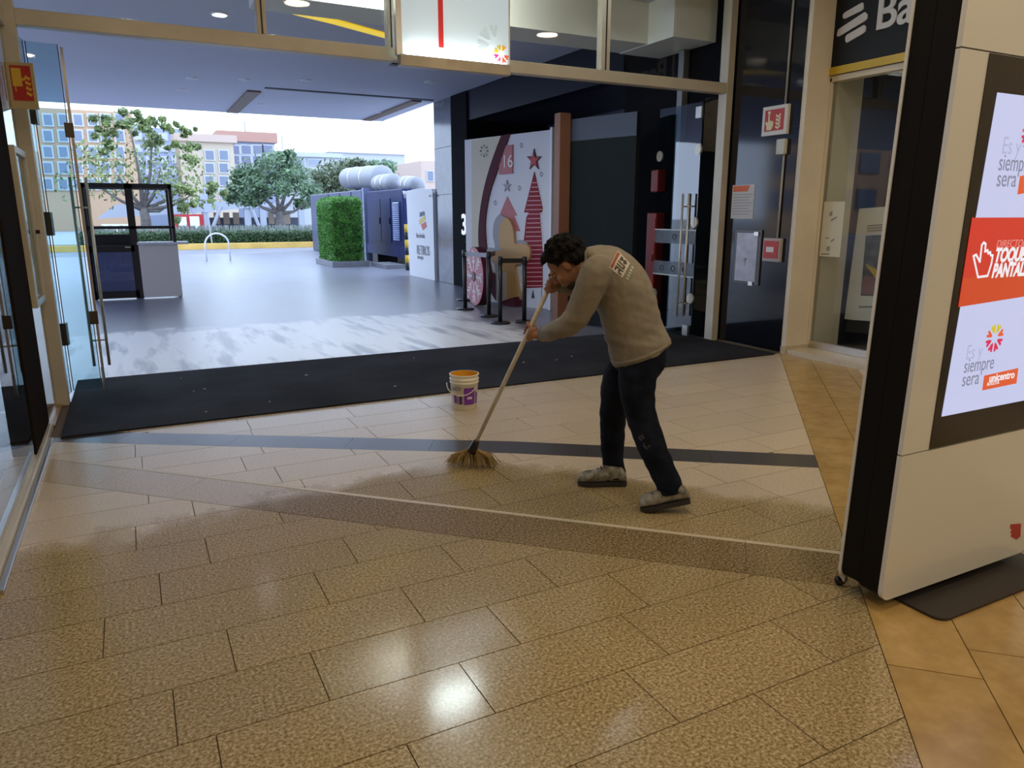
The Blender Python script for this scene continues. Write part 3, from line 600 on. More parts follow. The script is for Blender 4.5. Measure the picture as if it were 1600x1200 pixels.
p = PX(1366, 47, 7.03); text('lettering', 'Bancolombia', 0.46, p, (0, -1, 0), (0, 0, 1), BW, sgn, 0.006, sx=0.95, bold=0.008)
wn = thing('window_notice', 'cream instruction sheet stuck inside the bank window', 'notice', (7.1, 5.87, 1.12))
MB().box(7.088, 7.09, 5.72, 6.0, 1.13, 1.74).build('sheet', mat('cream_sheet', (0.70, 0.68, 0.56), 0.5), wn)
for q in ([(1296, 332), (1301, 330), (1300, 337), (1296, 338)], [(1290, 371), (1296, 371), (1295, 373), (1290, 373)], [(1292, 385), (1297, 385), (1296, 392), (1291, 392)], [(1283, 396), (1296, 396), (1296, 398), (1283, 398)], [(1298, 343), (1307, 338), (1308, 340), (1299, 346)], [(1298, 376), (1304, 372), (1304, 374), (1299, 379)]):
    fpx(q, 'print_mark', INK, wn, 7.0865, 0.001)
ps = thing('poster_stand', 'framed poster on a stand inside the bank window', 'poster', (7.5, 5.3, 0.05))
def stp(pts, name, m, X=7.62, t=0.01, par=None): return MB().prism([PX(u, v, X) for u, v in pts], (-t, 0, 0)).build(name, m, par or ps)
stp([(1322, 498), (1345, 326), (1400, 322), (1385, 505)], 'board', mat('poster_white', (0.72, 0.74, 0.72), 0.4), 7.62, 0.03)
stp([(1345, 462), (1353, 368), (1396, 366), (1390, 462)], 'picture', mat('poster_photo', (0.10, 0.11, 0.09), 0.5, var=0.6, vscale=9), 7.588, 0.003)
stp([(1352, 412), (1366, 432), (1396, 470), (1394, 452), (1368, 420)], 'yellow_ribbon', YB, 7.584, 0.003)
stp([(1346, 460), (1349, 432), (1392, 432), (1390, 460)], 'picture_lower', mat('poster_mauve', (0.25, 0.13, 0.13), 0.5), 7.584, 0.002)
for k in range(3): stp([(1355, 352+4*k), (1385, 350+4*k), (1385, 352+4*k), (1355, 354+4*k)], 'text_line', INK, 7.588, 0.003)
stp([(1342, 478), (1375, 478), (1375, 481), (1342, 481)], 'text_line', INK, 7.588, 0.003)
stp([(1326, 518), (1328, 499), (1385, 503), (1384, 522)], 'foot', BLACK, 7.62, 0.06)
cb = thing('display_case', 'pale display case with black plinth inside the bank window', 'display case', (8.0, 5.4, 0.05))
MB().box(7.95, 8.3, 3.5, 5.55, 0.40, 2.3).build('panel', mat('case_cream', (0.60, 0.57, 0.44), 0.4), cb); MB().box(7.92, 8.35, 3.4, 5.62, 0.05, 0.42).build('plinth', BLACK, cb)
# ================================================================== KIOSK
KY, KX0, KX1, KB = 1.72, 2.60, 3.62, 1.935
kk = thing('directory_kiosk', 'tall white touch screen directory kiosk with black sides', 'kiosk', (3.1, 1.82, 0))
KW = mat('kiosk_white', (0.80, 0.81, 0.77), 0.16, coat=0.4); KBLK = mat('kiosk_black', (0.010, 0.008, 0.007), 0.6, spec=0.12)
def rrect(x0, x1, z0, z1, r, n=5, which='bltr'):
    pts = []
    for cx, cz, a0, key in ((x0+r, z0+r, 180, 'bl'), (x1-r, z0+r, 270, 'br'), (x1-r, z1-r, 0, 'tr'), (x0+r, z1-r, 90, 'tl')):
        for k in range(n+1):
            a = math.radians(a0+90*k/n); pts.append((cx+r*math.cos(a), cz+r*math.sin(a)))
    return pts
KT = 2.62
def kpris(pts, y0, y1, name, m, par=kk, bev=0): return MB().prism([(x, y0, z) for x, z in pts], (0, y1-y0, 0)).build(name, m, par, bevel=bev)
kpris(rrect(KX0+0.004, KX1-0.004, 0.055, KT, 0.05), KY+0.02, KY+0.115, 'front_body', KBLK)
kpris(rrect(KX0+0.006, KX1-0.006, 0.065, KT, 0.05), KY+0.118, KB-0.012, 'rear_body', KBLK)
kpris(rrect(KX0, KX1, 0.05, 0.675, 0.045)[:12]+[(KX1, 0.675), (KX0, 0.675)], KY, KY+0.02, 'lower_panel', KW)
kpris([(KX0, 0.68), (KX1, 0.68), (KX1, 2.165), (KX0, 2.165)], KY+0.001, KY+0.02, 'middle_panel', KW)
kpris([(KX0, 2.17), (KX1, 2.17), (KX1, KT), (KX0, KT)], KY, KY+0.02, 'upper_panel', KW)
kpris(rrect(KX0, KX1, 0.06, KT, 0.045), KB-0.012, KB, 'rear_panel', KW)
kpris([(2.765, 0.682), (3.525, 0.682), (3.525, 2.163), (2.765, 2.163)], KY-0.002, KY+0.001, 'bezel', mat('bezel_black', (0.014, 0.011, 0.008), 0.2))
def emi(name, c, s=1.0): return mat(name, (0.02, 0.02, 0.02), 0.2, emit=c, estr=s)
scr = kpris([(2.805, 0.812), (3.485, 0.812), (3.485, 2.035), (2.805, 2.035)], KY-0.004, KY-0.002, 'screen', emi('screen_lavender', (0.55, 0.58, 0.82), 0.98))
kp2 = lambda pts, name, m, o=0.0055: kpris([((q:=PY(u, v, KY-0.005)).x, q.z) for u, v in pts], KY-o, KY-0.004, name, m, scr)
q0, q1, q2, q3 = PY(1518, 340, KY), PY(1491, 480, KY), PY(1600, 465, KY), PY(1600, 340, KY)
zt, zb = q0.z, q1.z
kpris([(2.805, zb), (3.485, zb+0.03), (3.485, zt), (2.805, zt)], KY-0.0055, KY-0.004, 'red_banner', emi('screen_red', (0.60, 0.035, 0.02), 1.0), scr)
kpris([(2.805, zb), (3.485, zb+0.03), (3.485, zb+0.15), (2.805, zb+0.11)], KY-0.006, KY-0.0055, 'banner_fade', emi('screen_orange', (0.58, 0.06, 0.018), 1.0), scr)
SW = emi('screen_white', (0.85, 0.82, 0.85)); SGR = emi('screen_grey', (0.22, 0.23, 0.32)); SLG = emi('screen_pale_grey', (0.42, 0.44, 0.62)); SOR = emi('screen_tag', (0.70, 0.10, 0.03))
def st(body, size, u, v, m, **k):
    p = PY(u, v, KY-0.006); return text('screen_text', body, size, (p.x, KY-0.006, p.z), (1, 0, 0), (0, 0, 1), m, scr, 0.0004, **k)
for du, dv, in ((0, 0), ):
    st('Es y', 0.090, 1564, 240, SLG, sx=0.85); st('siempre', 0.090, 1559, 266, SGR, sx=0.78); st('sera', 0.090, 1556, 291, SGR, sx=0.85)
    st('Es y', 0.085, 1508, 562, SLG, sx=0.8); st('siempre', 0.085, 1505, 583, SGR, sx=0.74); st('sera', 0.085, 1502, 604, SGR, sx=0.8)
kp2([(1594, 275), (1600, 274), (1600, 302), (1590, 304)], 'tag', SOR)
tg = kp2([(1538, 587), (1591, 575), (1588, 599), (1535, 610)], 'tag', SOR)
st('unicentro', 0.046, 1545, 597, SW, bold=0.001); st('BOGOTÁ', 0.02, 1542, 603, SW)
st('DIRECTORIO', 0.042, 1556, 387, emi('screen_pink', (0.75, 0.25, 0.22)), shear=0.2)
st('TOQUE LA', 0.074, 1553, 409, SW, shear=0.2, bold=0.0035, sx=0.80); st('PANTALLA', 0.074, 1549, 433, SW, shear=0.2, bold=0.0035, sx=0.78)
SL = [emi('screen_logo_%d' % i, c) for i, c in enumerate([(0.65, 0.02, 0.08), (0.62, 0.50, 0.03), (0.75, 0.1, 0.03)])]
for cu, cv in ((1552, 528), (1608, 210)):
    c = PY(cu, cv, KY)
    for k in range(8): petal(c.x, c.z, 0.058, math.radians(22.5+45*k), lambda a, b: (a, KY-0.005, b), SL[1 if k in (1, 2) else (2 if k in (0, 3) else 0)], 'petal', scr, (0, -1, 0), 0.001)
for o in list(kk.children)+[scr]+[c for c in scr.children if c.name.startswith(('red_banner', 'banner_fade'))]:
    for v in o.data.vertices: v.co.x += (v.co.z-0.4)*0.027-0.006
# outline hand
hand_px = [(1528, 433), (1522, 405), (1521, 400), (1525, 398), (1531, 409), (1534, 383), (1537, 379), (1540, 381), (1539, 393), (1543, 391), (1544, 396), (1547, 394), (1548, 399), (1551, 399), (1549, 412), (1543, 431)]
hp = [PY(u, v, KY-0.006) for u, v in hand_px]; hm = MB()
for a, b in zip(hp, hp[1:]+hp[:1]):
    t = (b-a).normalized(); w = Vector((-t.z, 0, t.x))*0.0045; hm.prism([a-w-t*0.003, b-w+t*0.003, b+w+t*0.003, a+w-t*0.003], (0, -0.0008, 0))
hm.build('hand_icon', SW, scr)
kp = lambda pts, name, m: kpris([((q:=PY(u, v, KY)).x, q.z) for u, v in pts], KY-0.0015, KY, name, m)
kp([(1579, 819), (1595, 818), (1594, 838), (1588, 843), (1579, 838), (1581, 834), (1578, 832), (1581, 828), (1578, 825)], 'corner_mark', SRED)
MB().prism([(x, y, 0.0) for x, y in rrect(2.74, 3.66, 1.555, 1.93, 0.05)], (0, 0, 0.012)).build('base_plate', mat('base_plate', (0.035, 0.028, 0.024), 0.5), kk)
MB().box(2.98, 3.36, 1.80, 1.90, 0.012, 0.07).build('foot', KBLK, kk)
for x in (2.63, 3.57):
    MB().tube([(x, 1.96, 0.022), (x+0.02, 1.96, 0.022)], 0.022, 14).build('caster', BLACK, kk, True); MB().box(x, x+0.02, 1.93, 1.965, 0.03, 0.07).build('caster_bracket', STEEL, kk)
MB().tube([(2.66, 1.835, 0.056), (2.66, 1.835, 0.045)], 0.008, 8).build('bolt', STEEL, kk); MB().tube([(2.66, 1.80, 0.056), (2.66, 1.80, 0.045)], 0.008, 8).build('bolt', STEEL, kk)

# ================================================================== BUCKET
bc = PG(726, 637); bx_, by_ = bc.x, bc.y
bu = thing('bucket', 'white plastic paint bucket with purple label and yellow inside', 'bucket', (bx_, by_, 0))
PL = mat('bucket_plastic', (0.86, 0.80, 0.64), 0.35)
prof = [(0.098, 0.0), (0.103, 0.004), (0.116, 0.225), (0.122, 0.226), (0.122, 0.236), (0.116, 0.238), (0.117, 0.252), (0.124, 0.253), (0.124, 0.263), (0.118, 0.265), (0.119, 0.288), (0.125, 0.290), (0.125, 0.300), (0.117, 0.300)]
def lathe_open(o, prof, n=32):
    mb = MB(); o = Vector(o)
    for r, z in prof: mb.v += [tuple(o+Vector((r*math.cos(2*math.pi*k/n), r*math.sin(2*math.pi*k/n), z))) for k in range(n)]
    for i in range(len(prof)-1): mb.f += [(i*n+k, i*n+(k+1) % n, (i+1)*n+(k+1) % n, (i+1)*n+k) for k in range(n)]
    return mb
b_ = lathe_open((bx_, by_, 0), prof); b_.f.append(tuple(range(32))[::-1]); b_.build('body', PL, bu, True)
inn = lathe_open((bx_, by_, 0), [(0.117, 0.300), (0.112, 0.20), (0.104, 0.03)]); inn.f.append(tuple(range(64, 96))); inn.build('inside', mat('bucket_yellow', (0.85, 0.42, 0.03), 0.35), bu, True)
def wrap(a0, a1, z0, z1, name, m, dr=0.001, n=8):
    mb = MB(); rad = lambda z: 0.103+(0.116-0.103)*(z-0.004)/0.221+dr
    for i in range(n+1):
        a = math.radians(a0+(a1-a0)*i/n)
        for z in (z0, z1): mb.v.append((bx_+rad(z)*math.cos(a), by_+rad(z)*math.sin(a), z))
    mb.f = [(2*i, 2*i+2, 2*i+3, 2*i+1) for i in range(n)]; return mb.build(name, m, bu, True)
PUR = mat('label_purple', (0.20, 0.035, 0.38), 0.4); FA = math.degrees(math.atan2(-by_, -bx_))
wrap(FA+(-0)+(-2), FA+50, 0.05, 0.195, 'label', PUR); wrap(FA+56, FA+70, 0.05, 0.15, 'label', PUR)
wrap(FA-36, FA-6, 0.055, 0.12, 'label', mat('label_mauve', (0.34, 0.22, 0.42), 0.4)); wrap(FA-52, FA-37, 0.06, 0.13, 'label', PUR); wrap(FA-22, FA-12, 0.055, 0.125, 'label', mat('label_dark', (0.06, 0.03, 0.12), 0.4), 0.0016)
wrap(FA+12, FA+34, 0.098, 0.120, 'label_print', mat('label_pale', (0.75, 0.65, 0.75), 0.4), 0.0018)
for k, ch in enumerate('ACO'):
    an = math.radians(FA-52+15*k); rr_ = 0.117; px_, py_ = bx_+rr_*math.cos(an), by_+rr_*math.sin(an)
    text('lettering', ch, 0.042, (px_-0.012*-math.sin(an), py_-0.012*math.cos(an), 0.172), (-math.sin(an), math.cos(an), 0), (0, 0, 1), INK, bu, 0.001, bold=0.002)
hd = []
for k in range(13):
    a = math.pi*k/12; e = Vector((math.cos(a), 0, -math.sin(a)*0.75))
    side = RT; front = -HF
    hd.append(Vector((bx_, by_, 0.222))+side*(0.126*math.cos(a)-0.02)+front*(0.02+0.115*math.sin(a))+UPZ*(-0.085*math.sin(a)+0.035*math.cos(a)*-1*0))
MB().tube(hd, 0.0042, 8).build('handle', mat('handle_white', (0.75, 0.70, 0.58), 0.4), bu, True)

# ================================================================== FORECOURT OBJECTS
bo = thing('valet_booth', 'black framed glazed booth with grey counter panel on the forecourt', 'booth', (0, 16, 0))
BF = mat('booth_black', (0.012, 0.012, 0.016), 0.35)
x0, xm, x1, yf, ybk, zt = -0.72, 0.06, 0.80, 16.0, 17.15, 2.17
for x in (x0, xm-0.06, x1-0.05):
    for y in (yf, ybk): MB().box(x, x+(0.13 if x == xm-0.06 else 0.06), y, y+0.06, 0, zt).build('post', BF, bo)
MB().box(x0, x1+0.01, yf, yf+0.06, zt-0.09, zt).build('top_rail', BF, bo); MB().box(x0, x1, ybk, ybk+0.06, zt-0.08, zt).build('top_rail', BF, bo)
for x in (x0, x1-0.05): MB().box(x, x+0.05, yf, ybk, zt-0.08, zt).build('top_rail', BF, bo)
MB().box(x0, x1, yf, yf+0.05, 1.33, 1.38).build('mid_rail', BF, bo); MB().box(x0, xm, yf, yf+0.05, 0.90, 1.02).build('door_rail', BF, bo); MB().box(x0, xm, yf, yf+0.05, 0.02, 0.16).build('door_rail', BF, bo)
MB().box(x0, x1, ybk, ybk+0.04, 1.33, 1.37).build('mid_rail', BF, bo)
DKG = glass('dark_glass', (0.18, 0.19, 0.26), 1.5)
MB().box(x0+0.05, xm-0.05, yf+0.02, yf+0.03, 0.16, 0.90).build('dark_pane', DKG, bo); MB().box(x0+0.05, xm-0.05, yf+0.02, yf+0.03, 1.38, zt-0.09).build('pane', GLASS, bo)
MB().box(xm+0.07, x1-0.05, yf+0.02, yf+0.03, 1.38, zt-0.09).build('pane', GLASS, bo); MB().box(x0, xm, yf+0.5, yf+0.54, 0.95, 1.22).build('inner_shelf', BF, bo)
MB().box(x0+0.02, x0+0.04, yf, ybk, 0.1, 1.0).build('side_panel', BF, bo)
MB().box(xm+0.07, x1+0.02, yf-0.06, yf-0.01, 0.02, 1.03).build('counter_panel', mat('booth_grey', (0.66, 0.63, 0.62), 0.5), bo)
MB().box(xm+0.05, x1+0.22, yf-0.12, yf+0.45, 1.03, 1.075).build('counter_top', mat('counter_white', (0.62, 0.64, 0.70), 0.35), bo, bevel=0.006)
MB().box(xm-0.16, xm-0.06, yf-0.05, yf, 0.98, 1.0).build('door_handle', STEEL, bo)

def leaves(mb, centres, n, size, spread, rnd, flat=0.0):
    for _ in range(n):
        c, r = rnd.choice(centres); d = Vector((rnd.gauss(0, 1), rnd.gauss(0, 1), rnd.gauss(0, 1))).normalized()*r*(rnd.random()**0.45)*(1.0 if rnd.random() < 0.8 else 1.45)
        p = Vector(c)+Vector((d.x, d.y, d.z*(0.75))); a = Vector((rnd.gauss(0, 1), rnd.gauss(0, 1), rnd.gauss(0, 1))).normalized(); b = a.orthogonal().normalized(); s = size*rnd.uniform(0.6, 1.3)
        mb.add([p-a*s, p+b*s*0.55, p+a*s, p-b*s*0.55], [(0, 1, 2, 3)])
# clipped artificial hedge block
hx0, hx1, hy0, hy1, hz0, hz1 = 5.60, 6.60, 22.95, 25.1, 0.16, 2.10
hg = thing('hedge_block', 'tall clipped green hedge block on a low grey kerb', 'hedge', (6, 24, 0))
GRN = mat('hedge_green', (0.07, 0.22, 0.03), 0.6, var=0.5, vscale=5, var_col=(0.15, 0.40, 0.07))
core = MB().box(hx0+0.08, hx1-0.08, hy0+0.08, hy1-0.08, hz0, hz1-0.1).build('core', mat('hedge_core', (0.02, 0.06, 0.012), 0.8), hg, bevel=0.12)
rh = random.Random(11); hm = MB()
for _ in range(26000):
    f = rh.random()
    if f < 0.36: p = Vector((rh.uniform(hx0, hx1), hy0, rh.uniform(hz0, hz1))); n = Vector((0, -1, 0))
    elif f < 0.82: p = Vector((hx0, rh.uniform(hy0, hy1), rh.uniform(hz0, hz1))); n = Vector((-1, 0, 0))
    elif f < 0.95: p = Vector((rh.uniform(hx0, hx1), rh.uniform(hy0, hy1), hz1)); n = Vector((0, 0, 1))
    else: p = Vector((hx1, rh.uniform(hy0, hy1), rh.uniform(hz0, hz1))); n = Vector((1, 0, 0))
    # rounded corners
    cx = min(max(p.x, hx0+0.22), hx1-0.22); cy = min(max(p.y, hy0+0.22), hy1-0.22); cz = min(p.z, hz1-0.22); d = p-Vector((cx, cy, cz))
    if d.length > 0.22: p = Vector((cx, cy, cz))+d.normalized()*0.22
    p += n*rh.uniform(-0.08, 0.025); a = (n*rh.uniform(0.2, 1)+Vector((rh.gauss(0, .6), rh.gauss(0, .6), rh.gauss(0.5, .6)))).normalized(); b = a.orthogonal().normalized(); s = rh.uniform(0.03, 0.06)
    hm.add([p-b*s*0.22, p+b*s*0.22, p+a*s*1.5], [(0, 1, 2)])
hf_ = hm.build('foliage', GRN, hg); hf_['kind'] = 'stuff'
KG = mat('kerb_grey', (0.16, 0.165, 0.19), 0.6, var=0.1, vscale=4)
MB().box(hx0-0.1, hx1+0.06, hy0-0.1, hy1+0.1, -0.006, 0.17).build('kerb', KG, hg, bevel=0.01)

# generator container
gn = thing('generator', 'dark navy generator container with louvred doors behind the hedge', 'generator', (7.6, 25, 0))
NV = mat('generator_navy', (0.014, 0.022, 0.095), 0.45, spec=0.2, var=0.2, vscale=1.5)
gx = 7.40
MB().box(gx, gx+2.2, 21.6, 25.4, 0.33, 2.36).build('body', NV, gn, bevel=0.03)
MB().box(gx-0.02, gx+2.2, 21.6, 25.5, 0.30, 0.62).build('base_beam', NV, gn)
for y in (21.8, 24.5): MB().box(gx+0.05, gx+2.0, y, y+0.6, 0.0, 0.32).build('skid', BLACK, gn)
for ya, yb2 in ((22.75, 23.75), (23.8, 24.8)):
    d_ = MB().box(gx-0.02, gx, ya, yb2, 0.72, 2.1).build('door', NV, gn, bevel=0.004); MB().box(gx-0.05, gx-0.02, ya+0.06, ya+0.12, 1.3, 1.5).build('handle', BLACK, d_)
lv = MB().box(gx-0.015, gx, 21.82, 22.55, 0.78, 2.0).build('louvre_frame', NV, gn)
SLV = mat('louvre_blue', (0.26, 0.32, 0.55), 0.35)
for k in range(20): MB().obox((gx-0.05, 21.88, 0.82+0.058*k), (0.035, 0, 0.03), (0, 0.6, 0), (0.004, 0, 0.012)).build('slat', SLV, lv)
MB().box(gx-0.05, gx+2.3, 25.55, 25.75, 0, 2.5).build('end_panel', mat('panel_grey_blue', (0.17, 0.20, 0.33), 0.25), gn)
MB().box(6.75, 7.35, 21.4, 22.9, -0.006, 0.12).build('plinth', KG, gn)
g2 = thing('generator', 'second dark blue container further back above the hedge', 'generator', (7.6, 30, 0))
MB().box(gx+0.05, gx+2.2, 26.2, 34.5, 0, 2.45).build('body', mat('container_blue', (0.07, 0.08, 0.15), 0.45), g2, bevel=0.03)
for y in (27.5, 29.2, 31): MB().box(gx+0.03, gx+0.05, y, y+0.05, 0.1, 2.4).build('rib', NV, g2)
SILV = mat('silver_lagging', (0.25, 0.26, 0.29), 0.5, 0.2, bump=0.6, bscale=9)
def silencer(u0, v0, u1, v1, X, r, label):
    a, b = PX(u0, v0, X), PX(u1, v1, X); d = (b-a).normalized(); t = thing('exhaust_silencer', label, 'silencer', tuple(a))
    MB().tube([a-d*r*0.5, a-d*r*0.2, a, a+d*0.1, b-d*0.1, b, b+d*r*0.2, b+d*r*0.5], [r*0.5, r*0.85, r*0.97, r, r, r*0.97, r*0.85, r*0.5], 18).build('drum', SILV, t, True)
    for k in (0.3, 0.65): c = a.lerp(b, k); MB().tube([c-d*0.03, c+d*0.03], r*1.04, 18).build('strap', STEEL, t, True)
    for k in (0.25, 0.75): c = a.lerp(b, k); MB().box(c.x-0.06, c.x+0.06, c.y-0.06, c.y+0.06, 2.45, c.z-r*0.8).build('support', NV, t)
silencer(545, 279, 598, 277, 8.1, 0.42, 'upper silver exhaust drum nearest the trees'); silencer(592, 287, 616, 286, 7.9, 0.30, 'silver exhaust drum in the middle above the generator'); silencer(632, 288, 652, 290, 7.9, 0.26, 'rightmost silver exhaust drum beside the white panel')

# white bank panel with logo
wpn = thing('bank_display_board', 'white freestanding bank panel with tricolour logo beside the stone column', 'panel', (6.6, 17.9, 0))
PWH = mat('panel_white', (0.80, 0.81, 0.83), 0.4)
MB().prism([(6.60, y, z) for y, z in [(18.85, 0.0), (17.02, 0.0), (17.02, 2.1), (17.09, 2.2), (18.0, 2.24), (18.95, 2.2)]], (0.09, 0, 0)).build('board', PWH, wpn)
MB().prism([(6.60, 18.9, 2.12), (6.60, 18.95, 2.2), (7.4, 21.0, 2.1), (7.35, 21.0, 2.05)], (0.0, 0.3, 0.02)).build('canopy_flap', PWH, wpn)
def ppx(pts, name, m): MB().prism([PX(u, v, 6.60) for u, v in pts], (-0.006, 0, 0)).build(name, m, wpn)
ppx([(656, 332), (663, 330), (664, 336), (656, 339)], 'logo_stripe', mat('logo_navy', (0.06, 0.08, 0.16), 0.5)); ppx([(655, 344), (664, 336), (665, 343), (656, 351)], 'logo_stripe', mat('logo_yellow', (0.75, 0.58, 0.15), 0.5)); ppx([(658, 351), (665, 346), (667, 354), (661, 360)], 'logo_stripe', mat('logo_red', (0.62, 0.12, 0.08), 0.5))
for body, sz, u, v in (('Bancolombia', 0.17, 650, 371), ('RETIROS', 0.34, 651, 397), ('sin tarjeta', 0.15, 652, 404)):
    p = PX(u, v, 6.59); text('lettering', body, sz, (6.593, p.y, p.z), (0, -1, 0), (0, 0, 1), INK, wpn, 0.002, sx=0.72)
MB().lathe((6.55, 17.12, 0), [(0.03, 2.02), (0.03, 2.06)], 10).build('fixing', STEEL, wpn)
pb = PG(637, 422)
bl = thing('bollard', 'yellow and black striped bollard beside the white panel', 'bollard', (pb.x, pb.y, 0))
for k in range(6): MB().tube([(pb.x, pb.y, k*0.22), (pb.x, pb.y, k*0.22+0.22)], 0.06, 12).build('band', mat('bollard_yellow', (0.75, 0.45, 0.03), 0.5) if k % 2 else BLACK, bl, True)

# dark set panel with brown post
dp = thing('dark_screen', 'tall dark screen panel with brown end post behind the man', 'screen', (5.9, 8.9, 0))
a, b = Vector((5.76, 9.42, 0)), Vector((6.11, 8.28, 0)); n = Vector((b.y-a.y, -(b.x-a.x), 0)).normalized(); n = n if n.x > 0 else -n
MB().obox(a+UPZ*0.02, b-a, n*0.08, UPZ*2.9).build('panel', mat('dark_green_panel', (0.012, 0.017, 0.019), 0.6, spec=0.12), dp)
MB().obox(a-n*0.004+UPZ*2.62, b-a, n*0.006, UPZ*0.3).build('top_band', mat('slate_blue', (0.045, 0.055, 0.085), 0.4), dp)
MB().box(5.575, 5.755, 9.36, 9.52, 0, 3.0).build('post', mat('rust_brown', (0.20, 0.08, 0.042), 0.55), dp, bevel=0.006)

# ---- Christmas backdrop
A, B = Vector((5.74, 13.1, 0)), Vector((6.33, 10.85, 0)); S = (B-A).normalized(); NB = Vector((S.y, -S.x, 0)); NB = NB if NB.x < 0 else -NB
bd = thing('christmas_backdrop', 'white festive photo backdrop with red trees and a gingerbread cutout', 'backdrop', (6.0, 12, 0))
LW = (B-A).length
MB().obox(A-NB*0.12, S*LW, NB*0.12, UPZ*2.95).build('board', mat('backdrop_white', (0.66, 0.66, 0.72), 0.5), bd)
MB().obox(A+S*LW-NB*0.25, S*0.05, NB*0.32, UPZ*2.98).build('side_return', mat('backdrop_side', (0.75, 0.76, 0.82), 0.4), bd)
RB = mat('festive_red', (0.24, 0.014, 0.026), 0.55, spec=0.2); MAR = mat('maroon', (0.075, 0.010, 0.022), 0.6, spec=0.2); PINK = mat('dusty_red', (0.45, 0.12, 0.13), 0.45); TANC = mat('gingerbread', (0.52, 0.31, 0.13), 0.55); CRM = mat('backdrop_cream', (0.60, 0.54, 0.42), 0.5); CHAR = mat('charcoal_print', (0.05, 0.04, 0.05), 0.5); PSTR = mat('pink_stripe', (0.62, 0.35, 0.38), 0.5)
def bpx(pts, name, m, t=0.01, base=0.0, par=None):
    return MB().prism([PP(u, v, A+NB*base, NB) for u, v in pts], NB*t).build(name, m, par or bd, fix=True)
def curve(pts, k=5):
    out = []
    for i in range(len(pts)-1):
        p0, p1, p2, p3 = pts[max(i-1, 0)], pts[i], pts[i+1], pts[min(i+2, len(pts)-1)]
        for j in range(k):
            t = j/k; out.append(tuple(0.5*((2*p1[c])+(-p0[c]+p2[c])*t+(2*p0[c]-5*p1[c]+4*p2[c]-p3[c])*t*t+(-p0[c]+3*p1[c]-3*p2[c]+p3[c])*t**3) for c in (0, 1)))
    return out+[pts[-1]]
outer = curve([(784, 212), (766, 262), (754, 310), (748.5, 360), (751, 405), (759, 440), (776, 470)]); inner = curve([(798, 209), (780, 262), (767, 300), (760, 340), (760, 370), (764, 405), (772, 432)])
bpx([(737, 219)]+outer+[(738, 467)], 'cream_field', CRM, 0.006)
bpx(outer+inner[::-1], 'maroon_arc', MAR, 0.02, 0.004)
bpx([(780, 229), (802, 226), (802, 271), (781, 273)], 'date_square', PINK, 0.02, 0.002)
p = PP(784, 262, A+NB*0.024, NB); text('date', '16', 0.30, p, S, (0, 0, 1), WHITE, bd, 0.003, sx=1.0)
def star(cu, cv, ru, rv, m, name): bpx([(cu+ru*r*math.sin(math.pi*k/5), cv-rv*r*math.cos(math.pi*k/5)) for k in range(10) for r in [1 if k % 2 == 0 else 0.4]], name, m, 0.02)
star(835.5, 250, 12, 18, CHAR, 'star_backing'); star(835.5, 250, 10, 15, mat('star_red', (0.42, 0.02, 0.03), 0.4), 'star'); bpx([(835.5+9*r*math.sin(math.pi*k/5), 251-13*r*math.cos(math.pi*k/5)) for k in range(10) for r in [1 if k % 2 == 0 else 0.42]], 'star_face', mat('star_red', (0.42, 0.02, 0.03), 0.4), 0.03)  # larger charcoal star set behind the red one
star(793, 291, 6.5, 10, mat('grey_star', (0.35, 0.30, 0.36), 0.5), 'star')
tr = bpx([(835.5, 268), (848, 325), (847, 332), (843.5, 332), (848, 392), (848, 449), (821, 450), (817, 395), (823, 340), (827, 332), (819.5, 332)], 'big_tree', RB, 0.012)
for k in range(24):
    v = 285+7*k
    if v > 447: break
    if v < 332: h = (v-268)/64*15; a0, a1 = 835.5-h, min(835.5+h, 847.5)
    else: a0, a1 = 825-(v-332)*0.1 if v < 395 else 818.5, 847.5
    bpx([(a0, v), (a1, v-0.4), (a1, v+0.9), (a0, v+1.3)], 'stripe', PSTR, 0.003, 0.012, tr)
bpx([(793, 307), (808, 337), (803, 336), (813, 361), (800, 362), (783, 358), (786, 333), (781, 336)], 'small_tree', PINK, 0.01)
for cu, cv in ((815, 227), (812, 294), (774, 317), (846, 272), (757, 236)):
    for k in range(8):
        a_ = math.pi*k/4; R_ = (7, 10) if cu == 757 else (2.6, 4)
        bpx([(cu+R_[0]*.35*math.cos(a_), cv+R_[1]*.35*math.sin(a_)), (cu+R_[0]*math.cos(a_+.22), cv+R_[1]*math.sin(a_+.22)), (cu+R_[0]*math.cos(a_-.22), cv+R_[1]*math.sin(a_-.22))], 'snowflake_petal', CHAR if cu == 757 else INK, 0.006)
ging = curve([(786, 455), (786, 420), (779, 413), (772, 402), (776, 392), (786, 392), (783, 372), (785, 352), (793, 340), (801, 346), (806, 362), (808, 380), (818, 380), (829, 384), (832, 394), (829, 406), (818, 412), (808, 416), (812, 445), (816, 468), (795, 472)], 4)
bpx([(u-11 if u < 800 else u-4, v-5) for u, v in ging], 'cutout_rim', mat('rim_grey', (0.30, 0.30, 0.33), 0.5), 0.03, 0.0)
bpx(ging, 'gingerbread_figure', TANC, 0.06, 0.0)
bpx([(821, 451), (847, 450), (847, 482), (822, 481)], 'tree_pot', mat('pot_white', (0.62, 0.63, 0.70), 0.5), 0.03)
bpx([(833, 452), (835.5, 466), (830.5, 466)], 'tiny_tree', CHAR, 0.006, 0.03)
bpx([(785, 424), (796, 424), (796, 472), (785, 470)], 'gift_side', mat('gift_grey', (0.42, 0.42, 0.44), 0.5), 0.16)
bpx([(766, 424), (776, 428), (779, 460), (768, 440)], 'maroon_leaf', MAR, 0.05)
bpx([(796, 470), (815, 463), (818, 478), (800, 478)], 'red_step', MAR, 0.2)
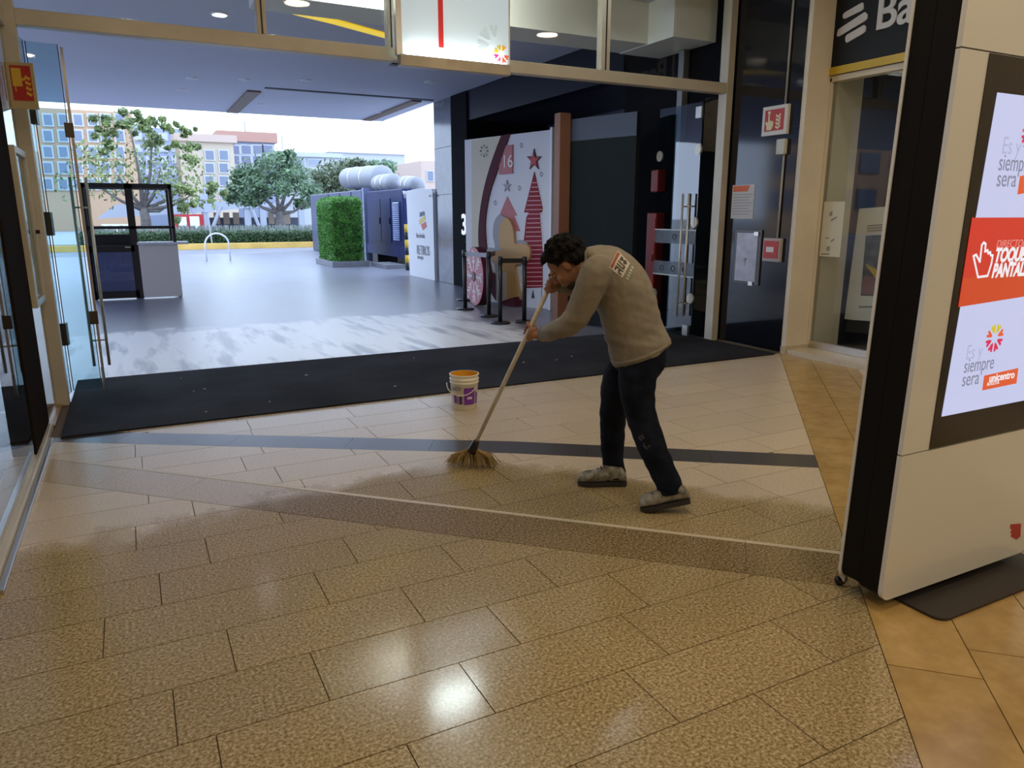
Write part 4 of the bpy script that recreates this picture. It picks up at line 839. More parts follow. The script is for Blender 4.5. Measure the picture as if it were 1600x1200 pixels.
# snowflake disc
sd = thing('snowflake_disc', 'big red candy disc with a white snowflake leaning by the backdrop', 'ornament', (5.3, 12.2, 0))
wc = PD(741, 432, 13.1); SDx = Vector((-0.106, -0.994, 0)).normalized(); ND = Vector((-0.994, 0.106, 0)).normalized(); RW = wc.z-0.004
pts = [wc+SDx*RW*math.cos(a)+UPZ*RW*math.sin(a) for a in [2*math.pi*k/36 for k in range(36)]]
MB().prism([p+ND*0.0 for p in pts], -ND*0.16).build('rim', MAR, sd); MB().prism([wc+(p-wc)*0.985 for p in pts], ND*0.006).build('face', mat('disc_rose', (0.45, 0.10, 0.13), 0.45), sd)
SNW = mat('snow_white', (0.85, 0.80, 0.82), 0.5)
for k in range(8):
    a_ = math.pi*k/4; d_ = SDx*math.cos(a_)+UPZ*math.sin(a_); e_ = -SDx*math.sin(a_)+UPZ*math.cos(a_); arm = MB()
    def bar(p, q, w=0.016):
        t = (q-p).normalized(); s_ = t.cross(ND).normalized()*w; arm.prism([p-s_, q-s_, q+s_, p+s_], ND*0.006)
    c_ = wc+ND*0.006; bar(c_+d_*RW*0.22, c_+d_*RW*0.82)
    for r_ in (0.42, 0.6, 0.74):
        for sg_ in (-1, 1): bar(c_+d_*RW*r_, c_+(d_*(r_+0.15)+e_*sg_*0.15)*RW, 0.012)
    arm.build('snowflake_arm', SNW, sd)
MB().prism([wc+(p-wc)*0.16 for p in pts], ND*0.02).build('hub', CHAR, sd)
# ---- stanchions
names = {0: 'black belt stanchion nearest the stone column', 1: 'black belt stanchion with hidden top behind the snowflake disc', 2: 'black belt stanchion left of the close pair', 3: 'black belt stanchion left of the short black belt', 4: 'black belt stanchion nearest the brown post'}
tops = []
for i, (u, v, vt) in enumerate([(727, 483, 392), (726, 469, 392), (764, 494, 394), (781.5, 505, 402), (819, 503, 402)]):
    g = PG(u, v); hgt = PD(u, vt, g.dot(HF)).z
    t = thing('belt_stanchion', names[i], 'stanchion', (g.x, g.y, 0), 'belt stanchions')
    MB().lathe((g.x, g.y, 0), [(0.155, 0.0), (0.155, 0.012), (0.14, 0.022), (0.03, 0.03)], 28).build('base', BLACKM, t, True)
    MB().tube([(g.x, g.y, 0.02), (g.x, g.y, hgt)], 0.034, 14).build('pole', BLACKM, t, True)
    MB().tube([(g.x, g.y, hgt-0.1), (g.x, g.y, hgt), (g.x, g.y, hgt+0.012)], [0.04, 0.04, 0.02], 14).build('belt_head', BLACKM, t, True); tops.append(Vector((g.x, g.y, hgt-0.05)))
def belt(a, b, m, par, w=0.035): 
    d = (b-a).normalized(); n_ = Vector((-d.y, d.x, 0)); MB().obox(a-n_*0.002-UPZ*w, b-a, n_*0.004, UPZ*2*w).build('belt', m, par)
GB = mat('grey_belt', (0.28, 0.28, 0.34), 0.6)
for (i, j, m_, nm) in ((3, 4, BLACK, 'short black belt between the two nearest stanchions'), (0, 2, GB, 'grey belt running in front of the snowflake disc')):
    a, b = tops[i], tops[j]; d = (b-a).normalized(); n_ = Vector((-d.y, d.x, 0)); rootless('barrier_belt', MB().obox(a-n_*0.002-UPZ*0.035+d*0.035, (b-a)-d*0.07, n_*0.004, UPZ*0.07), m_, nm, 'belt')
a = tops[2]; b = a+Vector((0.55, 0.9, -0.02)); d = (b-a).normalized(); n_ = Vector((-d.y, d.x, 0)); rootless('barrier_belt', MB().obox(a-n_*0.002-UPZ*0.04+d*0.035, b-a, n_*0.004, UPZ*0.08), mat('brown_belt', (0.10, 0.075, 0.07), 0.6), 'brown belt leading back towards the gingerbread cutout', 'belt')

# ================================================================== STREET
ASP = mat('asphalt', (0.20, 0.20, 0.23), 0.7, var=0.1, vscale=0.6)
struct(MB().box(-160, 120, 33, 37.8, -0.14, -0.012).build('floor_road', ASP), 'access road beyond the forecourt')
struct(MB().box(-160, 120, 40.2, 220, -0.14, -0.012).build('floor_street', mat('street_grey', (0.34, 0.34, 0.36), 0.8)), 'street beyond the planted strip')
struct(MB().box(-160, -40, 7.2, 33, -0.14, -0.02).build('floor_side_lot', ASP))
kb = rootless('yellow_kerb', MB().box(-30, 40, 37.75, 38.05, -0.02, 0.26), mat('kerb_yellow', (0.62, 0.40, 0.10), 0.6, var=0.15, vscale=1.5), 'long yellow painted kerb across the road', 'kerb', bevel=0.02)
struct(MB().box(-30, 40, 38.05, 40.2, -0.02, 0.22).build('floor_planter', mat('soil', (0.06, 0.045, 0.03), 0.9)))
lh = thing('low_hedge', 'low dark green clipped hedge behind the yellow kerb', 'hedge', (3, 38.6, 0.2))
r2 = random.Random(4); mb = MB()
for _ in range(22000):
    p = Vector((r2.uniform(-2, 14), 38.35+abs(r2.gauss(0, 0.35)), 0.2+r2.uniform(0, 0.60)+r2.gauss(0, 0.03))); a = Vector((r2.gauss(0, 1), r2.gauss(0, 1), r2.gauss(0, 1))).normalized(); b = a.orthogonal().normalized(); s = r2.uniform(0.035, 0.08)
    mb.add([p-a*s, p+b*s*.5, p+a*s, p-b*s*.5], [(0, 1, 2, 3)])
LG = mat('leaf_dark', (0.045, 0.085, 0.032), 0.6, var=0.4, vscale=3); o = mb.build('foliage', LG, lh); o['kind'] = 'stuff'
MB().box(-2, 14, 38.5, 39.4, 0.2, 0.68).build('core', mat('hedge_core', (0.02, 0.06, 0.012), 0.8), lh)
lv_ = thing('lavender_row', 'pale lavender and grasses rising behind the low hedge', 'plants', (3, 39.6, 0.2)); mb = MB()
for _ in range(3800):
    p = Vector((r2.uniform(-2, 14), r2.uniform(39.4, 40.1), 0.3)); h = r2.uniform(0.2, 0.8); q = p+Vector((r2.gauss(0, .08), r2.gauss(0, .08), h)); w = Vector((0.012, 0, 0)); mb.add([p-w, p+w, q+w*1.5, q-w*1.5], [(0, 1, 2, 3)])
o = mb.build('stems', mat('lavender', (0.22, 0.25, 0.22), 0.8, var=0.4, vscale=4), lv_); o['kind'] = 'stuff'
# bike hoop
bh = MB(); pa, pb2 = PG(323, 408), PG(360, 407); mid = (pa+pb2)/2; rad_ = (pb2-pa).length/2; dx_ = (pb2-pa).normalized(); hh = 0.95
bh.tube([pa, pa+UPZ*(hh-rad_)]+[mid+UPZ*(hh-rad_)-dx_*rad_*math.cos(t)+UPZ*rad_*math.sin(t) for t in [math.pi*k/12 for k in range(1, 12)]]+[pb2+UPZ*(hh-rad_), pb2], 0.03, 10)
rootless('bike_hoop', bh, mat('hoop_white', (0.7, 0.72, 0.76), 0.35, 0.3), 'pale metal bicycle hoop standing on the forecourt', 'bike rack', smooth=True)
# trees
BARK = mat('bark', (0.13, 0.115, 0.11), 0.8, var=0.3, vscale=8)
def tree(label, base, segs, clumps, n, size, leafm, rnd, name='tree'):
    t = thing(name, label, 'tree', tuple(base)); mb = MB()
    for pts, r0, r1 in segs:
        k = len(pts); mb.tube(pts, [r0+(r1-r0)*i/(k-1) for i in range(k)], 8)
    mb.build('trunk', BARK, t, True); lm = MB(); leaves(lm, clumps, n, size, 0, rnd); o = lm.build('crown', leafm, t); o['kind'] = 'stuff'; return t
LA = mat('leaf_fresh', (0.12, 0.18, 0.065), 0.6, var=0.5, vscale=1.5, var_col=(0.27, 0.34, 0.11)); LB = mat('leaf_mid', (0.10, 0.17, 0.085), 0.6, var=0.4, vscale=1.2)
rt = random.Random(21); Y1 = 41.5
def W(u, v, Y=Y1, dy=0): q = PY(u, v, Y); return Vector((q.x, Y+dy, q.z))
b0 = W(228, 372); b0.z = -0.012
cl = []
for u, v, r in [(180, 255, 1.3), (215, 245, 1.4), (250, 250, 1.3), (290, 265, 1.2), (160, 270, 1.1), (205, 275, 1.3), (245, 280, 1.2), (285, 290, 1.1), (310, 300, .9), (300, 312, .8), (170, 295, .9), (270, 305, .9), (200, 215, .75), (185, 195, .45), (232, 205, .5), (238, 190, .35), (205, 190, .35), (262, 215, .4), (292, 230, .45), (155, 225, .45), (300, 245, .6), (160, 200, .35), (272, 200, .25), (215, 180, .22), (290, 205, .22), (140, 245, .9), (120, 285, 1.0), (335, 310, .5), (280, 325, .5)]:
    c_ = W(u, v, Y1, rt.uniform(-1, 1))
    if r > 0.85: cl.append((c_, r))
    else: cl += [(c_+Vector((rt.gauss(0, r*.75), rt.gauss(0, r*.75), rt.gauss(0, r*.7))), r*rt.uniform(.3, .55)) for _ in range(4)]
segs = [([b0, W(228, 345), W(224, 325)], 0.28, 0.2)]
for (u, v) in [(180, 270), (210, 240), (238, 200), (250, 265), (290, 285), (265, 320), (190, 300), (300, 305), (203, 200), (150, 290)]:
    segs.append(([W(224, 328), W((224+u)/2+4, (328+v)/2+6, Y1, rt.uniform(-.4, .4)), W(u, v, Y1, rt.uniform(-.8, .8))], 0.12, 0.025))
tree('tall open leafy tree behind the valet booth', b0, segs, cl, 7500, 0.115, LA, rt)
b1 = W(438, 368, 44); b1.z = -0.012; cl = [(W(u, v, 44, rt.uniform(-1.5, 1.5)), r) for u, v, r in [(395, 268, .75), (415, 255, .7), (437, 248, .6), (455, 258, .7), (472, 275, .75), (445, 272, .8), (420, 278, .8), (395, 288, .75), (372, 296, .65), (378, 275, .6), (410, 300, .7), (478, 300, .6), (460, 292, .7), (432, 297, .6), (386, 312, .5), (368, 308, .4), (488, 312, .5), (492, 296, .45), (475, 318, .4), (405, 314, .4), (452, 240, .3)]]
segs = [([b1, W(438, 345, 44), W(436, 330, 44)], 0.3, 0.22)]+[([W(436, 334, 44), W((436+u)/2, (334+v)/2+5, 44), W(u, v, 44)], 0.13, 0.03) for u, v in [(400, 285), (430, 270), (470, 290), (385, 305), (455, 265), (480, 318)]]
tree('dense round leafy tree left of the hedge block', b1, segs, cl, 7500, 0.12, LB, rt)
b2 = W(520, 360, 52); b2.z = -0.012; cl = [(W(u, v, 52, rt.uniform(-1, 1)), r) for u, v, r in [(505, 280, 1.1), (525, 270, 1.1), (545, 262, .7), (515, 300, 1.1), (540, 290, .9), (500, 310, .8), (555, 258, .5)]]
tree('loose olive tree rising behind the hedge block', b2, [([b2, W(522, 310, 52), W(525, 280, 52)], 0.25, 0.1)], cl, 3000, 0.17, mat('leaf_olive', (0.11, 0.14, 0.075), 0.6, var=0.4, vscale=1), rt)
b3 = W(600, 330, 56); b3.z = -0.012; cl = [(W(u, v, 56, rt.uniform(-1, 1)), r) for u, v, r in [(595, 265, .9), (608, 262, .7), (600, 280, 1.0), (615, 285, .8), (585, 258, .4)]]
tree('small tree behind the silver exhaust drums', b3, [([b3, W(602, 290, 56), W(600, 265, 56)], 0.25, 0.08)], cl, 1800, 0.18, LB, rt)
# station canopy with red stalls
sc = thing('street_shelter', 'long pale street shelter with slanted white struts beyond the planting', 'shelter', (5, 50, 0))
WST = mat('shelter_white', (0.34, 0.37, 0.43), 0.6); YS = 52.0
def box_px(u0, u1, v0, v1, Y, d, name, m, par): a_, b_ = PY(u0, v1, Y), PY(u1, v0, Y); return MB().box(a_.x, b_.x, Y, Y+d, max(a_.z, 0), b_.z).build(name, m, par)
rf = [PY(150, 342, YS), PY(180, 320, YS), PY(310, 312, YS), PY(395, 318, YS), PY(480, 318, YS), PY(480, 322, YS), PY(395, 324, YS), PY(310, 332, YS)]
MB().prism([(p.x, YS, p.z) for p in rf], (0, 4, 0)).build('roof', WST, sc, fix=True)
for u in (322, 388, 412, 472): box_px(u-3, u+3, 322, 372, YS+0.1, 0.3, 'column', WST, sc)
for u0, u1 in ((345, 330), (392, 408), (446, 430), (300, 312)):
    a_, b_ = PY(u0, 322, YS), PY(u1, 362, YS); MB().tube([(a_.x, YS, a_.z), (b_.x, YS, b_.z)], 0.11, 6).build('strut', WST, sc)
MB().box(PY(320, 350, YS).x, PY(480, 350, YS).x, YS+3, YS+3.1, 0.3, PY(480, 340, YS).z).build('back_wall', mat('shelter_back', (0.10, 0.11, 0.15), 0.6), sc)
for u in (335, 350, 365, 420, 445): box_px(u, u+8, 332, 350, YS+2.9, 0.1, 'poster', mat('poster_tan', (0.48, 0.38, 0.28), 0.6), sc)
rs = thing('red_stall', 'red and white street stall under the shelter', 'stall', (2, 49, 0)); RS = mat('stall_red', (0.42, 0.03, 0.035), 0.6)
box_px(275, 318, 335, 382, 49, 0.6, 'front', RS, rs); box_px(281, 291, 339, 366, 48.9, 0.1, 'white_figure', WHITE, rs); box_px(298, 311, 338, 358, 48.9, 0.1, 'white_figure', WHITE, rs)
rs2 = thing('red_stall', 'low red street stall seen through the booth glazing', 'stall', (0, 49, 0)); box_px(150, 270, 360, 382, 49, 0.6, 'front', RS, rs2); box_px(160, 200, 350, 366, 48.9, 0.1, 'white_band', WHITE, rs2); box_px(235, 250, 361, 370, 48.9, 0.1, 'white_band', WHITE, rs2)
sp = thing('street_sign', 'slim white street sign post beside the bicycle hoop', 'sign', (3, 39, 0)); a_ = PY(332, 388, 38.2); b_ = PY(319, 292, 38.2)
MB().tube([(a_.x, 38.2, 0.2), (b_.x, 38.2, b_.z)], 0.035, 8).build('post', WST, sp); box_px(313, 324, 303, 312, 38.15, 0.03, 'disc', WST, sp); box_px(319, 331, 318, 332, 38.15, 0.03, 'plate', WST, sp)
# buildings
def building(label, u0, u1, vt, Y, depth, wallm, wins, winm, roof=None, extra=None):
    a_, b_ = PY(u0, 335, Y), PY(u1, vt, Y); t = thing('building', label, 'building', ((a_.x+b_.x)/2, Y, 0))
    z1 = PY((u0+u1)/2, vt, Y).z
    MB().box(a_.x, b_.x, Y, Y+depth, 0, z1).build('wall', wallm, t)
    for (c0, c1, r0, r1) in wins:
        p_, q_ = PY(c0, r1, Y), PY(c1, r0, Y); w = MB().box(p_.x-0.15, q_.x+0.15, Y-0.15, Y, p_.z-0.15, q_.z+0.15).build('window_frame', WHB, t); MB().box(p_.x, q_.x, Y-0.2, Y-0.05, p_.z, q_.z).build('pane', winm, w)
    if roof: MB().box(a_.x-0.4, b_.x+0.4, Y-0.4, Y+depth, z1, z1+roof[1]).build('roof', roof[0], t)
    return t
WB = mat('window_blue', (0.16, 0.19, 0.26), 0.4); TAN = mat('facade_tan', (0.46, 0.30, 0.19), 0.8); CRB = mat('facade_cream', (0.50, 0.42, 0.32), 0.8); WHB = mat('facade_white', (0.46, 0.48, 0.50), 0.8); GLB = mat('facade_blue', (0.27, 0.31, 0.42), 0.5); PKB = mat('facade_pink', (0.50, 0.38, 0.32), 0.8); RF = mat('roof_red', (0.40, 0.22, 0.17), 0.7)
grid = lambda us, vs_, w, h: [(u, u+w, v, v+h) for u in us for v in vs_]
building('tan apartment block with blue windows at the far left', 60, 205, 172, 85, 20, TAN, grid([70, 94, 117, 140, 160, 182], [180, 205, 230, 255, 280], 10, 15), WB)
building('pale blue block behind the tall tree', 200, 298, 200, 120, 20, GLB, grid([210, 230, 250, 270], [210, 228, 246, 264], 10, 8), WHB)
building('cream apartment block with tall windows in the middle distance', 290, 364, 222, 92, 7, CRB, grid([322, 344], [236, 256, 276, 296], 11, 13), WB, (PKB, 0.8))
t = building('glass fronted block with a reddish roof edge', 354, 428, 222, 100, 9, mat('facade_glass', (0.22, 0.25, 0.35), 0.5), grid([360, 378, 396, 412], [228, 244, 260], 13, 12), mat('glass_mauve', (0.15, 0.165, 0.25), 0.4), (RF, 1.2))
building('white modern block with strip windows behind the round tree', 420, 530, 245, 110, 18, WHB, grid([430, 455, 482], [250, 266, 282], 20, 7), mat('strip_window', (0.26, 0.29, 0.36), 0.4), (WHB, 0.6))
building('long white building behind the exhaust drums', 520, 632, 240, 130, 20, WHB, grid([532, 548, 564, 580, 600], [250, 264, 278], 8, 8), mat('strip_window', (0.26, 0.29, 0.36), 0.4), (mat('roof_pale', (0.7, 0.72, 0.76), 0.7), 0.8))
building('pinkish building beside the stone column', 660, 720, 252, 105, 18, PKB, [(668, 676, 268, 282)], WB)
building('low pale building right of the long white one', 618, 668, 276, 140, 18, CRB, grid([624, 640], [280], 8, 6), WB)
for (u, v0, vb, Yb, add, nm) in ((382, 190, 222, 100, 1.2, 'roof mast on the glass fronted block'), (440, 212, 245, 110, 0.6, 'roof mast on the white modern block'), (636, 255, 276, 140, 0.0, 'thin mast on the low pale building left of the pinkish one')):
    zb_ = PY({100: 391, 110: 475, 140: 643}[Yb], vb, Yb).z+add; q = PY(u, v0, Yb+2); rootless('mast', MB().tube([(q.x, Yb+2, zb_), (q.x, Yb+2, q.z)], 0.10, 6), WST, nm, 'mast')
ob = thing('building', 'orange apartment block mirrored in the bank window', 'building', (-50, 46, 0))
MB().box(-62, -38, 44, 50, 0, 16).build('wall', mat('facade_orange', (0.72, 0.42, 0.24), 0.8), ob)
for zz in (2, 5, 8, 11, 13.5):
    for yy in (44.5, 47.2): MB().box(-38, -37.8, yy, yy+2.2, zz, zz+1.7).build('window', WB, ob)
    for xx in (-60, -56, -52, -48, -44, -40.8): MB().box(xx, xx+2.4, 43.8, 44, zz, zz+1.7).build('window', WB, ob)
# ================================================================== BROOM
PB0, PB1 = PD(741, 697, 4.47), PD(864, 437, 4.14)
pd_ = (PB1-PB0).normalized()
br = thing('broom', 'worn straw broom with a long pale wooden handle swept across the floor', 'broom', (PB0.x, PB0.y, 0))
MB().tube([PB0, PB0+(PB1-PB0)*0.5, PB1+pd_*0.03], [0.0125, 0.0135, 0.0135], 12).build('handle', mat('pale_wood', (0.68, 0.60, 0.47), 0.5, var=0.12, vscale=20), br, True)
MB().tube([PB0-pd_*0.045, PB0-pd_*0.02, PB0+pd_*0.03, PB0+pd_*0.05], [0.034, 0.03, 0.022, 0.015], 12).build('binding', BLACK, br, True)
r5 = random.Random(9); mb = MB(); foot = PG(738, 728); n0 = PB0-pd_*0.03
for k in range(420):
    f = r5.uniform(-1, 1); s0 = n0+RT*(0.03*f)+Vector((r5.gauss(0, .008), r5.gauss(0, .008), 0))
    e = foot+RT*(0.165*f+r5.gauss(0, .012))-HF*(0.03*f+r5.gauss(0.0, .035))+UPZ*(0.006+abs(r5.gauss(0, .008)))
    m_ = (s0+e)/2+UPZ*0.012+RT*(0.03*f); mb.tube([s0, m_, e], [0.0022, 0.0022, 0.0012], 3, False)
bq = mb.build('bristles', mat('straw', (0.46, 0.33, 0.13), 0.7, var=0.35, vscale=40), br); bq['kind'] = 'stuff'

# ================================================================== MAN
man = thing('person', 'man in olive sweatshirt and dark jeans bending forward to sweep with a broom', 'person', tuple(PG(985, 780)))
ANG = math.radians(20)
FD = (-RT*math.cos(ANG)+HF*math.sin(ANG)).normalized(); SDL = UPZ.cross(FD).normalized()     # facing, his left (towards us)
def skin_mat():
    return mat('skin', (0.36, 0.17, 0.095), 0.5, var=0.12, vscale=25)
SHIRT = mat('olive_sweatshirt', (0.255, 0.22, 0.162), 0.85, var=0.14, vscale=9, bump=0.35, bscale=26)
JEAN = mat('dark_denim', (0.010, 0.013, 0.024), 0.85, spec=0.12, var=0.5, vscale=7, bump=0.35, bscale=30)
HAIRM = mat('dark_hair', (0.006, 0.0045, 0.004), 0.7, spec=0.15, bump=0.8, bscale=120)
def catmull(secs, k=4):
    out = []
    for i in range(len(secs)-1):
        p = [secs[max(i-1, 0)], secs[i], secs[i+1], secs[min(i+2, len(secs)-1)]]
        for j in range(k):
            t = j/k
            def cr(a, b, c, d): return 0.5*((2*b)+(c-a)*t+(2*a-5*b+4*c-d)*t*t+(3*b-a-3*c+d)*t**3)
            out.append(tuple(cr(*[q[c] for q in p]) for c in range(len(secs[0]))))
    out.append(secs[-1]); return out
def limb(mb, secs, scale=1.0, side=None, n=20, k=4):
    """secs: (Vector centre, r_depth, r_width); width runs along 'side'"""
    sm = catmull(secs, k); cs = [s[0] for s in sm]; rs_ = []
    for i, (c, rd, rw) in enumerate(sm):
        t = (cs[min(i+1, len(cs)-1)]-cs[max(i-1, 0)]).normalized(); sd_ = (side or SDL); w = (sd_-t*sd_.dot(t)).normalized(); d = t.cross(w)
        rs_.append((c, d*rd*scale, w*rw*scale))
    mb.rings(rs_, n); return mb
def remesh(mb, name, vox, smooth=4, m=None, parent=man, disp=None):
    off = Vector(parent.location); me = mb.mesh(name, off); bm = bmesh.new(); bm.from_mesh(me); bmesh.ops.recalc_face_normals(bm, faces=bm.faces); bm.to_mesh(me); bm.free()
    t = bpy.data.objects.new('tmp', me); C.objects.link(t); r = t.modifiers.new('r', 'REMESH'); r.mode = 'VOXEL'; r.voxel_size = vox
    s = t.modifiers.new('s', 'SMOOTH'); s.iterations = smooth; s.factor = 0.5
    dg = bpy.context.evaluated_depsgraph_get(); out = bpy.data.meshes.new_from_object(t.evaluated_get(dg)); bpy.data.objects.remove(t)
    out.materials.clear()
    if disp:
        n = len(out.vertices); co = np.empty(n*3, dtype=np.float32); out.vertices.foreach_get('co', co); no = np.empty(n*3, dtype=np.float32); out.vertices.foreach_get('normal', no)
        co = co.reshape(-1, 3); no = no.reshape(-1, 3)
        d = np.array([disp(Vector(p)+off) for p in co], dtype=np.float32); co += no*d[:, None]; out.vertices.foreach_set('co', co.ravel()); out.update()
    return link(name, out, m, parent, True)
D = PD
# --- joints
torso = [(D(1003, 553, 3.99), .170, .192), (D(996, 534, 3.99), .168, .188), (D(989, 512, 3.99), .160, .180), (D(980, 478, 3.99), .160, .182), (D(967, 445, 4.0), .158, .198), (D(950, 419, 4.0), .125, .200), (D(930, 407, 4.01), .085, .150), (D(914, 408, 4.02), .062, .075)]
sh_l = D(930, 428, 4.0-0.19); sh_r = D(962, 420, 4.0+0.17)
HL = PB0+(PB1-PB0)*((D(828, 527, 4.0).z-PB0.z)/(PB1.z-PB0.z)); HL = PB0+pd_*((HL-PB0).length)
HR = PB1-pd_*0.03
def along(u, v, Dd): return D(u, v, Dd)
wl_ = HL+RT*0.055-UPZ*0.005-HF*0.03
arm_l = [(D(948, 418, 3.93), .055, .055), (D(940, 421, 3.86), .078, .078), (sh_l, .083, .083), (D(914, 468, 3.83), .077, .074), (D(893, 504, 3.87), .066, .064), (D(868, 516, 3.97), .055, .053), (D(849, 522.5, HL.dot(HF)-0.04), .040, .040)]
wr_ = HR+RT*0.06+HF*0.03+UPZ*(-0.015)
arm_r = [(D(952, 418, 4.06), .05, .05), (D(957, 419, 4.12), .072, .072), (sh_r, .078, .078), (D(938, 448, 4.22), .07, .07), (D(915, 458, 4.24), .06, .06), (D(893, 449, 4.15), .048, .048), (wr_, .036, .036)]
leg_n = [(D(1000, 556, 3.93), .108, .112), (D(996, 590, 3.91), .106, .105), (D(998, 630, 3.88), .090, .092), (D(1008, 668, 3.85), .082, .084), (D(1022, 705, 3.83), .078, .078), (D(1039, 742, 3.80), .070, .074), (D(1045, 758, 3.79), .073, .074), (D(1046, 766, 3.79), .066, .068)]
leg_f = [(D(992, 556, 4.08), .105, .108), (D(968, 590, 4.12), .098, .10), (D(960, 630, 4.16), .084, .086), (D(957, 670, 4.19), .076, .078), (D(957, 705, 4.21), .068, .07), (D(959, 728, 4.22), .064, .066), (D(961, 738, 4.22), .066, .066), (D(961, 743, 4.22), .058, .06)]
# --- head frame
HC = D(884, 413, 4.02); TH = math.radians(42)
HFD = (FD*math.cos(math.radians(10))+SDL*math.sin(math.radians(10))).normalized()
HU = (HFD*math.cos(TH)+UPZ*math.sin(TH)).normalized(); HN = (HFD*math.sin(TH)-UPZ*math.cos(TH)).normalized(); HS = HU.cross(HN).normalized()   # crown, face, side
if HS.dot(SDL) < 0: HS = -HS
def hp_(s, n, u): return HC+HS*s+HN*n+HU*u
def head_shapes(mb):
    mb.ell(hp_(0, -0.012, 0.025), HS*.074, HN*.096, HU*.095, 20, 14)
    mb.ell(hp_(0, 0.018, -0.035), HS*.064, HN*.078, HU*.085, 18, 12)      # face
    mb.ell(hp_(0, 0.052, -0.098), HS*.034, HN*.032, HU*.026, 12, 8)       # chin
    mb.ell(hp_(0, 0.088, 0.022), HS*.052, HN*.014, HU*.014, 12, 8)        # brow
    mb.tube([hp_(0, 0.092, 0.010), hp_(0, 0.108, -0.022), hp_(0, 0.112, -0.034)], [.008, .012, .014], 10)   # nose
    for s in (-1, 1):
        mb.ell(hp_(.012*s, 0.098, -0.036), HS*.009, HN*.010, HU*.008, 8, 6); mb.ell(hp_(.040*s, 0.070, -0.03), HS*.020, HN*.018, HU*.02, 10, 8)
        mb.ell(hp_(.076*s, -0.008, -0.012), HS*.010, HN*.020, HU*.032, 12, 8)      # ears
        mb.ell(hp_(.080*s, -0.002, 0.004), HS*.009, HN*.014, HU*.014, 10, 6)
    mb.ell(hp_(0, 0.093, -0.062), HS*.024, HN*.010, HU*.006, 12, 6); mb.ell(hp_(0, 0.090, -0.073), HS*.021, HN*.010, HU*.007, 12, 6)   # lips
def grip(mb, P, wrist, palm_dir, flip=1, r0=.0255):
    e1 = (palm_dir-pd_*palm_dir.dot(pd_)).normalized(); e2 = pd_.cross(e1)*flip
    pc = P+e1*.038; mb.ell(pc, e1*.024, e2*.034, pd_*.046, 14, 10)
    mb.tube([pc+e1*.004, (pc+wrist)/2+e1*.008, wrist], [.026, .026, .029], 12)
    for i, (oz, ext) in enumerate(((.036, 215), (.0125, 235), (-.011, 228), (-.0335, 205))):
        pts = [P+pd_*(oz+.001)+e1*.036+e2*.016]
        for a in np.linspace(38, ext, 7): pts.append(P+pd_*oz+(e1*math.cos(math.radians(a))+e2*math.sin(math.radians(a)))*r0)
        mb.tube(pts, [.0112, .0110, .0108, .0110, .0104, .0098, .0092, .0072], 8)
    pts = [P+e1*.032-e2*.014+pd_*.020]+[P+pd_*(.034+.012*k/4)+(e1*math.cos(math.radians(a))-e2*math.sin(math.radians(a)))*(r0+.001) for k, a in enumerate(np.linspace(40, 150, 5))]
    mb.tube(pts, [.013, .0115, .0108, .0102, .0096, .0070], 8)
# --- skin: one continuous body
bod = MB(); head_shapes(bod)
bod.tube([D(925, 408, 4.015), hp_(0, -0.035, -0.06), hp_(0, -0.02, -0.02)], [.062, .058, .055], 14)
limb(bod, torso, 0.84); limb(bod, arm_l, 0.80); limb(bod, arm_r, 0.80); limb(bod, leg_n, 0.80); limb(bod, leg_f, 0.80)
grip(bod, HL, arm_l[-1][0], RT*0.55-HF*0.85, 1); grip(bod, HR, wr_, RT*0.7+HF*0.5, -1)
for lg, toe in ((leg_n, D(1020, 785, 3.79)), (leg_f, D(922, 748, 4.21))): bod.tube([lg[-1][0], lg[-1][0]*0.75+toe*0.25-UPZ*0.01, toe+UPZ*0.02], [.045, .042, .03], 12)
body = remesh(bod, 'body', 0.0052, 3, skin_mat())
# --- eyes, brows, stubble
for s in (-1, 1):
    MB().ell(hp_(.031*s, 0.083, 0.0), HS*.011, HN*.009, HU*.008, 10, 8).build('eye', mat('eye_white', (0.30, 0.27, 0.24), 0.4), man, True)
    MB().tube([hp_(.014*s, .103, .022), hp_(.03*s, .101, .028), hp_(.048*s, .088, .022)], [.003, .0045, .002], 6).build('eyebrow', HAIRM, man, True)
MB().ell(hp_(0, 0.053, -0.102), HS*.050, HN*.038, HU*.024, 16, 10).build('beard', mat('stubble', (0.030, 0.018, 0.014), 0.8), man, True)
# --- hair
hm_ = MB(); hm_.ell(hp_(0, -0.026, 0.036), HS*.093, HN*.108, HU*.106, 22, 16); hm_.ell(hp_(0, 0.03, 0.085), HS*.072, HN*.062, HU*.05, 16, 10); hm_.ell(hp_(0, -0.075, -0.02), HS*.070, HN*.05, HU*.06, 14, 10)
r6 = random.Random(2)
for k in range(190):
    d = Vector((r6.gauss(0, 1), r6.gauss(0, 1), r6.gauss(0, 1))).normalized(); pn_, pu_ = d.y, d.z
    if pn_ > 0.45 and pu_ < 0.45: continue
    if pu_ < -0.55: continue
    c = hp_(d.x*.090, -0.026+d.y*.106, 0.036+d.z*.104); r_ = r6.uniform(.010, .019); q = c+(c-HC).normalized()*r_*0.5; a = d.orthogonal().normalized()
    hm_.ell(q, HS*r_, HN*r_, HU*r_, 8, 6)
hair = remesh(hm_, 'hair', 0.006, 2, HAIRM, disp=lambda p: 0.006*noise.noise(p*55)+0.004*noise.noise(p*120))
